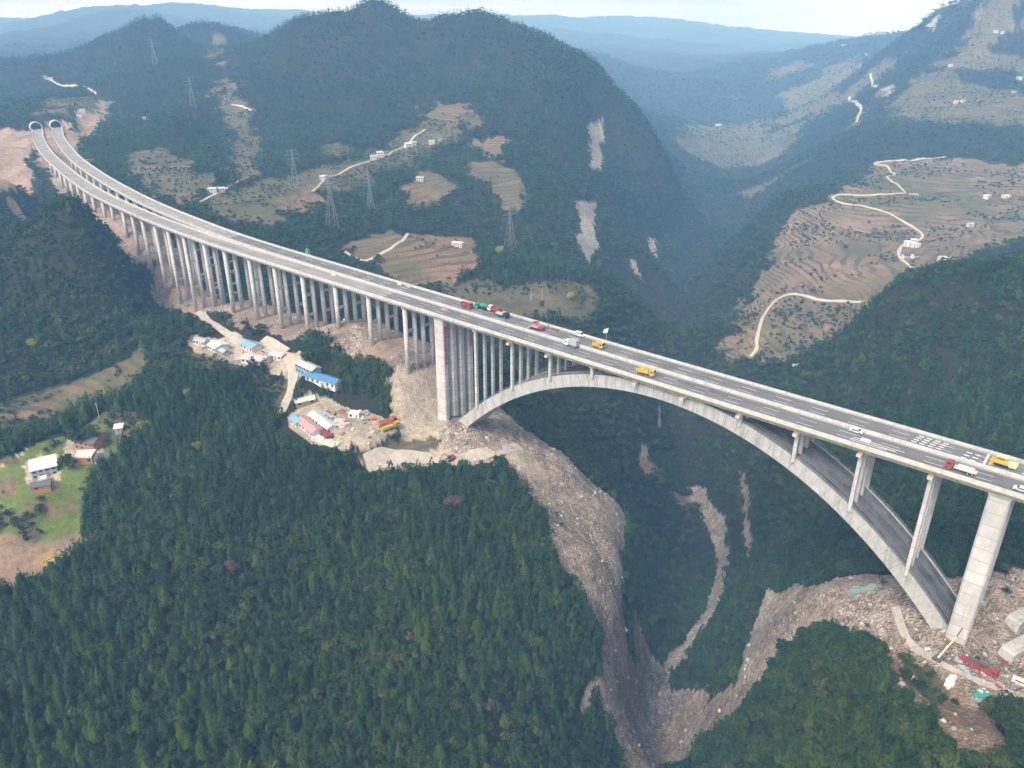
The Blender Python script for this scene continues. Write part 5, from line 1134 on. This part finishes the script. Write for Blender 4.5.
drape('white_sheet', 'tarp_white', 'small white sheet on the slope between the large sheet and green netting', 'white', 3, 1.8, 5, dx=7, dy=-5)
drape('white_sheet', 'tarp_white', 'small white sheet left of the dirt road, above the brown bank', 'white', 3, 2, 4, dx=-10, dy=5)
drape('lilac_sheet', 'tarp_white', 'lilac blue sheet on the road edge in front of the red crane truck', 'grey', 5.5, 1.8, 6, dx=6, dy=3.5)
drape('green_net', 'net_green', 'green debris netting spread on the slope below the red crane truck', 'netgreen', 6, 3.4, 2)
drape('green_net', 'net_green2', 'faded green netting lying on the grey scree left of the arch foot', 'palenet', 8, 4, 7)
drape('green_net', 'net_green2', 'small faded green netting patch lower on the grey scree', 'palenet', 4, 2, 8, dx=-14, dy=-10)
for k, (kx, dx, dy, lab) in enumerate((('block_a', 0, 0, 'upper slanting concrete block at the right edge behind the tall pier'), ('block_b', 0, 0, 'lower slanting concrete block at the right edge behind the tall pier'))):
    x, y, z = site(kx, dx, dy); e = empty('anchor_block', (x, y, z), R_(24)); tag(e, lab, 'concrete block', 'slanting concrete blocks')
    MB().sweep([[(a, s, b) for a, b in ((-4.5, -2), (-3.7, 1.6), (-2.4, 2.4), (16, 3.6), (16, -2))] for s in (-2.4, 2.4)]).build('block', M['concrete'], e)
    MB().sweep([[(a, s, b) for a, b in ((-3.0, 2.2), (-2.8, 2.7), (15.6, 4.1), (15.6, 3.5))] for s in (-1.5, 1.5)]).build('cap_slab', M['concrete'], e)
for k in range(14):
    dx, dy = rr.uniform(-22, 12), rr.uniform(-14, 10); col = rr.choice(('white', 'palepink', 'cream', 'timber', 'grey', 'red'))
    a = ['on the dirt road verge', 'on the brown bank', 'beside the tall pier foot', 'near the arch foot'][k % 4]
    stack('material_pile', site('crane_red', dx, dy), rr.uniform(0, 3), 'small pile of building scrap %s at right' % a, 'material pile', col, (2, 2, 2), (.9, .7, .35), group='scrap piles of the right bank works')

# ------------------------------------------------------------------ villages
VILL = [
 ('v1', 9, 7, 5.5, 'white', 'white', 'white house at the left end of the village lane', -20), ('v2', 8, 6, 5, 'palepink', 'tile', 'grey-roofed house beside the leftmost white village house', 10),
 ('v3', 10, 7, 6, 'white', 'grey', 'white house at the left of the middle village cluster', 15), ('v4', 9, 7, 7.5, 'white', 'palepink', 'tall white house in the middle of the village cluster', 20), ('v5', 8, 7, 6, 'cream', 'tile', 'cream house at the right of the middle village cluster', 30),
 ('v6', 10, 8, 7, 'white', 'palepink', 'pinkish white house at the lane bend, upper village cluster', 30), ('v7', 9, 7, 6, 'white', 'white', 'white low house right of the pinkish one in the upper village cluster', 35),
 ('v8', 10, 6, 5, 'white', 'white', 'long white house near the top of the village lane', 10), ('v9', 9, 6, 5, 'grey', 'tile', 'grey house at the upper end of the village lane', 5),
 ('v10', 7, 5, 4.5, 'cream', 'white', 'left of two white farmhouses on the brown terraces behind the viaduct', -25), ('v11', 8, 6, 5, 'white', 'white', 'right of two white farmhouses on the brown terraces behind the viaduct', -25),
 ('v12', 10, 6, 5, 'white', 'grey', 'white house at the top of the reddish field', 0), ('v13', 11, 7, 6, 'white', 'white', 'white house left of a pair behind the left viaduct', 10), ('v14', 9, 7, 5, 'palepink', 'grey', 'pink grey house right of a pair behind the left viaduct', 10),
 ('v15', 22, 7, 6, 'white', 'white', 'long white hall in the bend of the hillside lane', -65), ('v16', 8, 6, 5, 'white', 'white', 'small white house just above the long white hall', -10), ('v17', 9, 6, 5, 'white', 'tile', 'grey-roofed white house below the long white hall', 10), ('v18', 8, 6, 5, 'cream', 'tile', 'cream house with grey roof below the long white hall', 20),
 ('v19', 9, 6, 5, 'white', 'palepink', 'white house with pinkish roof at the edge of the right forest', 0), ('v20', 10, 8, 6, 'white', 'white', 'bright white house by dark trees on the right terraces', 30), ('v21', 9, 6, 5, 'white', 'grey', 'white house below the dark tree band of the right terraces', 10), ('v22', 14, 6, 4, 'cream', 'cream', 'low cream house at the right of the terraces', 5),
 ('v23', 13, 8, 7, 'white', 'white', 'distant white house on the upper right slope', 0), ('v24', 12, 8, 7, 'cream', 'palepink', 'left one of two distant pink houses on the middle right slope', 0), ('v25', 10, 8, 7, 'white', 'grey', 'right one of two distant houses on the middle right slope', 10), ('v26', 14, 9, 8, 'white', 'cream', 'distant pale house at the far right edge of the slope', 0), ('v27', 10, 8, 6, 'white', 'tile', 'distant grey-roofed house below the pale house at the far right edge', 0),
 ('v28', 13, 9, 7, 'white', 'white', 'left one of the highest white houses on the right slope', 0), ('v29', 13, 9, 7, 'white', 'grey', 'right one of the highest white houses on the right slope', 0), ('v31', 34, 14, 8, 'white', 'white', 'far white hall down in the hazy valley', 15), ('v32', 12, 7, 5, 'white', 'white', 'white shed above the tunnel cutting', 20), ('v33', 12, 6, 4, 'white', 'white', 'second white shed just below the one above the tunnel cutting', 20),
 ('v34', 13, 9, 7, 'white', 'white', 'distant white house at the start of the far left lane', 0), ('v35', 11, 8, 6, 'cream', 'white', 'distant cream house next to the far left white one', 0), ('v37', 24, 14, 10, 'white', 'palepink', 'far pink roofed house on the hazy right ridge', 0), ('v38', 26, 14, 9, 'white', 'white', 'far white house below the hazy right ridge', 0), ('v39', 9, 5, 3.5, 'white', 'grey', 'small white hut at the foot of the right terraces', 10), ('v40', 12, 7, 5, 'white', 'white', 'white barn among trees below the left peak', 0)]
for k, w_, d_, h_, wl, rf, lab, rz in VILL: house('village_house', site(k), R_(rz), w_*(.72 if int(k[1:]) < 23 else .58), d_*(.74 if int(k[1:]) < 23 else .6), h_*(.7 if int(k[1:]) < 23 else .55), lab, wl, rf, 'gable' if rf in ('tile', 'grey', 'palepink') else 'flat', group='village houses in the hills', win=(3, 2))

# ------------------------------------------------------------------ pylons and posts
def pylon(key, h, label):
    e = empty('power_pylon', site(key), R_(35)); e.location.z -= .5; tag(e, label, 'pylon', 'power pylons'); b = h*.1
    def pt(f, sx, sy):
        k = b*(1-f/.72)+.9*f/.72 if f < .72 else .9-.35*(f-.72)/.28
        return (sx*k, sy*k, h*f)
    for sx in (-1, 1):
        for sy in (-1, 1):
            mb = MB(); mb.tube(pt(0, sx, sy), pt(.72, sx, sy), .19, .14, 5); mb.tube(pt(.72, sx, sy), pt(1, sx, sy), .14, .1, 5); mb.build('leg', M['pylon'], e)
    mb = MB(); fs = [0, .16, .3, .42, .53, .63, .72, .82, .91, 1.0]
    for f0, f1 in zip(fs, fs[1:]):
        for (a, b_), (c, d) in (((-1, -1), (1, -1)), ((1, -1), (1, 1)), ((1, 1), (-1, 1)), ((-1, 1), (-1, -1))): mb.tube(pt(f0, a, b_), pt(f1, c, d), .075, n=4); mb.tube(pt(f0, c, d), pt(f1, a, b_), .075, n=4)
    mb.build('bracing', M['pylon'], e)
    for f, L in ((.74, h*.17), (.85, h*.21), (.96, h*.15)):
        mb = MB()
        for s in (-1, 1): mb.tube((0, 0, h*f), (s*L, 0, h*f+.6), .2, .1, 5); mb.tube((0, 0, h*f+2.2), (s*L, 0, h*f+.6), .16, .1, 5); mb.tube((s*L, 0, h*f+.5), (s*L, 0, h*f-2.0), .1, n=5)
        mb.build('crossarm', M['pylon'], e)
for k, h, lab in (('p1', 46, 'power pylon standing on the wooded ridge just behind the viaduct'), ('p2', 46, 'power pylon among dark conifers right of the brown terraces'), ('p3', 28, 'slim power pylon in the wood right of the ridge pylon'), ('p4', 36, 'faint power pylon above the village lane at its left end'), ('p5', 42, 'distant power pylon on the wooded slope left of the field valley'), ('p6', 42, 'distant power pylon below the left peak')): pylon(k, h, lab)
for k, h, lab in (('pole1', 9, 'thin pole on the grassy crest above the left hamlet'), ('pole2', 10, 'right one of two thin poles behind the main span'), ('pole3', 10, 'left one of two thin poles behind the main span')):
    e = empty('utility_pole', site(k)); e.location.z -= .3; tag(e, lab, 'pole'); MB().tube((0, 0, 0), (0, 0, h), .16, .11, 8).build('shaft', M['concrete_pale'], e); MB().box((0, 0, h-.8), (1.8, .14, .14), .5).build('crossarm', M['timber'], e)

# ------------------------------------------------------------------ trees that stand out
for k, kind, h, wd, lab, nm in (('y1', 'yellow', 8, 1.1, 'yellowish pale tree on the dark left hill', 'yellow_tree'), ('y2', 'yellow', 8, 1.2, 'yellow tree at the forest edge right of the left hamlet', 'yellow_tree'), ('y3', 'yellow', 7, .9, 'pale yellow tree inside the conifer forest', 'yellow_tree'), ('y4', 'dead', 11, 1.1, 'reddish brown dead tree rising from the near forest', 'dead_tree'),
                            ('y5', 'yellow', 8, 1.1, 'yellow green tree behind the main span', 'yellow_tree'), ('y8', 'yellow', 12, .8, 'yellow green tree just behind the right pylon', 'yellow_tree'), ('y7', 'yellow', 6, 1.0, 'small yellow green tree by the small camp', 'yellow_tree'), ('y6', 'dead', 8, 1.1, 'greyish brown bare tree within the near left forest', 'dead_tree')):
    cm, tm = tree_proto(kind, 70+len(lab), 420); p = site(k); plant_tree(nm, cm, tm, p[0], p[1], p[2], h, wd, lab, 'tree')
for i, (k, dx, dy, h, lab) in enumerate((('house_white', 12, -1, 9, 'round dark tree between the white and the cream farmhouses'), ('house_white', 6, 19, 12, 'large dark tree behind the white farmhouse'), ('house_white', 12, 22, 11, 'dark tree left of the grey tiled farmhouse'), ('house_shed', 2, -9, 5, 'dark bush below the low outbuilding'))):
    cm, tm = PROTO['broad'][i]; p = site(k, dx, dy); plant_tree('shade_tree', cm, tm, p[0], p[1], p[2], h, 1.25, lab, 'tree')


# ------------------------------------------------------------------ camera, light, air
cam = bpy.data.cameras.new('camera'); cam.sensor_width = 36; cam.lens = 780/1024*36; cam.clip_start = 1; cam.clip_end = 40000
co = link(bpy.data.objects.new('camera', cam)); co.location = (0, 0, 130); co.rotation_euler = (R_(90-25), 0, 0); scene.camera = co

SUN_EL, SUN_AZ = 48, 215        # degrees; azimuth clockwise from +y: behind the viewer's left shoulder
w = bpy.data.worlds.new('World'); scene.world = w; w.use_nodes = True
sky = w.node_tree.nodes.new('ShaderNodeTexSky'); sky.sky_type = 'NISHITA'; sky.sun_disc = False
sky.sun_elevation = R_(SUN_EL); sky.sun_rotation = R_(SUN_AZ); sky.air_density = 1.0; sky.dust_density = 6.0; sky.ozone_density = 1.0
bg = w.node_tree.nodes['Background']; hs = w.node_tree.nodes.new('ShaderNodeHueSaturation'); hs.inputs['Saturation'].default_value = 0.2; w.node_tree.links.new(sky.outputs[0], hs.inputs['Color']); N_ = w.node_tree.nodes.new; L_ = w.node_tree.links.new
tc = N_('ShaderNodeTexCoord'); mpw = N_('ShaderNodeMapping'); L_(tc.outputs['Generated'], mpw.inputs[0]); mpw.inputs['Scale'].default_value = (1, 1, 5)
cn = N_('ShaderNodeTexNoise'); cn.inputs['Scale'].default_value = 3.2; cn.inputs['Detail'].default_value = 6; L_(mpw.outputs[0], cn.inputs['Vector'])
cr = N_('ShaderNodeValToRGB'); L_(cn.outputs['Fac'], cr.inputs[0]); cr.color_ramp.elements[0].position = 0.36; cr.color_ramp.elements[0].color = (0.35, 0.35, 0.35, 1); cr.color_ramp.elements[1].position = 0.66; cr.color_ramp.elements[1].color = (0.9, 0.9, 0.9, 1)
sxw = N_('ShaderNodeSeparateXYZ'); L_(tc.outputs['Generated'], sxw.inputs[0]); lowm = N_('ShaderNodeMapRange'); L_(sxw.outputs[2], lowm.inputs[0]); lowm.inputs[1].default_value = 0.05; lowm.inputs[2].default_value = 0.5; lowm.inputs[3].default_value = 1.0; lowm.inputs[4].default_value = 0.12
mulw = N_('ShaderNodeMath'); mulw.operation = 'MULTIPLY'; L_(cr.outputs[0], mulw.inputs[0]); L_(lowm.outputs[0], mulw.inputs[1])
mxw = N_('ShaderNodeMix'); mxw.data_type = 'RGBA'; L_(mulw.outputs[0], mxw.inputs[0]); L_(hs.outputs[0], mxw.inputs[6]); mxw.inputs[7].default_value = (5.0, 5.1, 5.5, 1)      # thin high cloud, thickest towards the horizon
w.node_tree.links.new(mxw.outputs[2], bg.inputs[0]); bg.inputs[1].default_value = 0.135
sl = bpy.data.lights.new('sun', 'SUN'); sl.energy = 1.7; sl.angle = R_(15); sl.color = (1.0, 0.94, 0.86)
so = link(bpy.data.objects.new('sun', sl)); so.rotation_euler = (R_(90-SUN_EL), 0, R_(180-SUN_AZ))

HAZE = 2.3e-4
hz = MB(); hz.box((0, 5400, -60), (26000, 12400, 720)).build('haze', [])
ho = bpy.data.objects['haze']; tag(ho, 'pale blue haze filling the valley', 'haze', kind='stuff')
hm = bpy.data.materials.new('haze'); hm.use_nodes = True; nt = hm.node_tree; nt.nodes.clear()
pv = nt.nodes.new('ShaderNodeVolumePrincipled'); pv.inputs['Color'].default_value = (0.27, 0.56, 1.0, 1); pv.inputs['Absorption Color'].default_value = (1, 1, 1, 1); pv.inputs['Density'].default_value = HAZE; pv.inputs['Anisotropy'].default_value = -0.15
mo = nt.nodes.new('ShaderNodeOutputMaterial'); nt.links.new(pv.outputs[0], mo.inputs['Volume']); ho.data.materials.append(hm)

scene.view_settings.view_transform = 'Standard'; scene.view_settings.look = 'None'; scene.view_settings.gamma = 1.0; scene.view_settings.exposure = 0.70
cy = scene.cycles; cy.max_bounces = 4; cy.diffuse_bounces = 2; cy.glossy_bounces = 1; cy.transmission_bounces = 2; cy.volume_bounces = 2; cy.transparent_max_bounces = 4
cy.use_denoising = True; cy.use_adaptive_sampling = True; cy.adaptive_threshold = 0.02; cy.volume_step_rate = 1.0
cy.caustics_reflective = False; cy.caustics_refractive = False
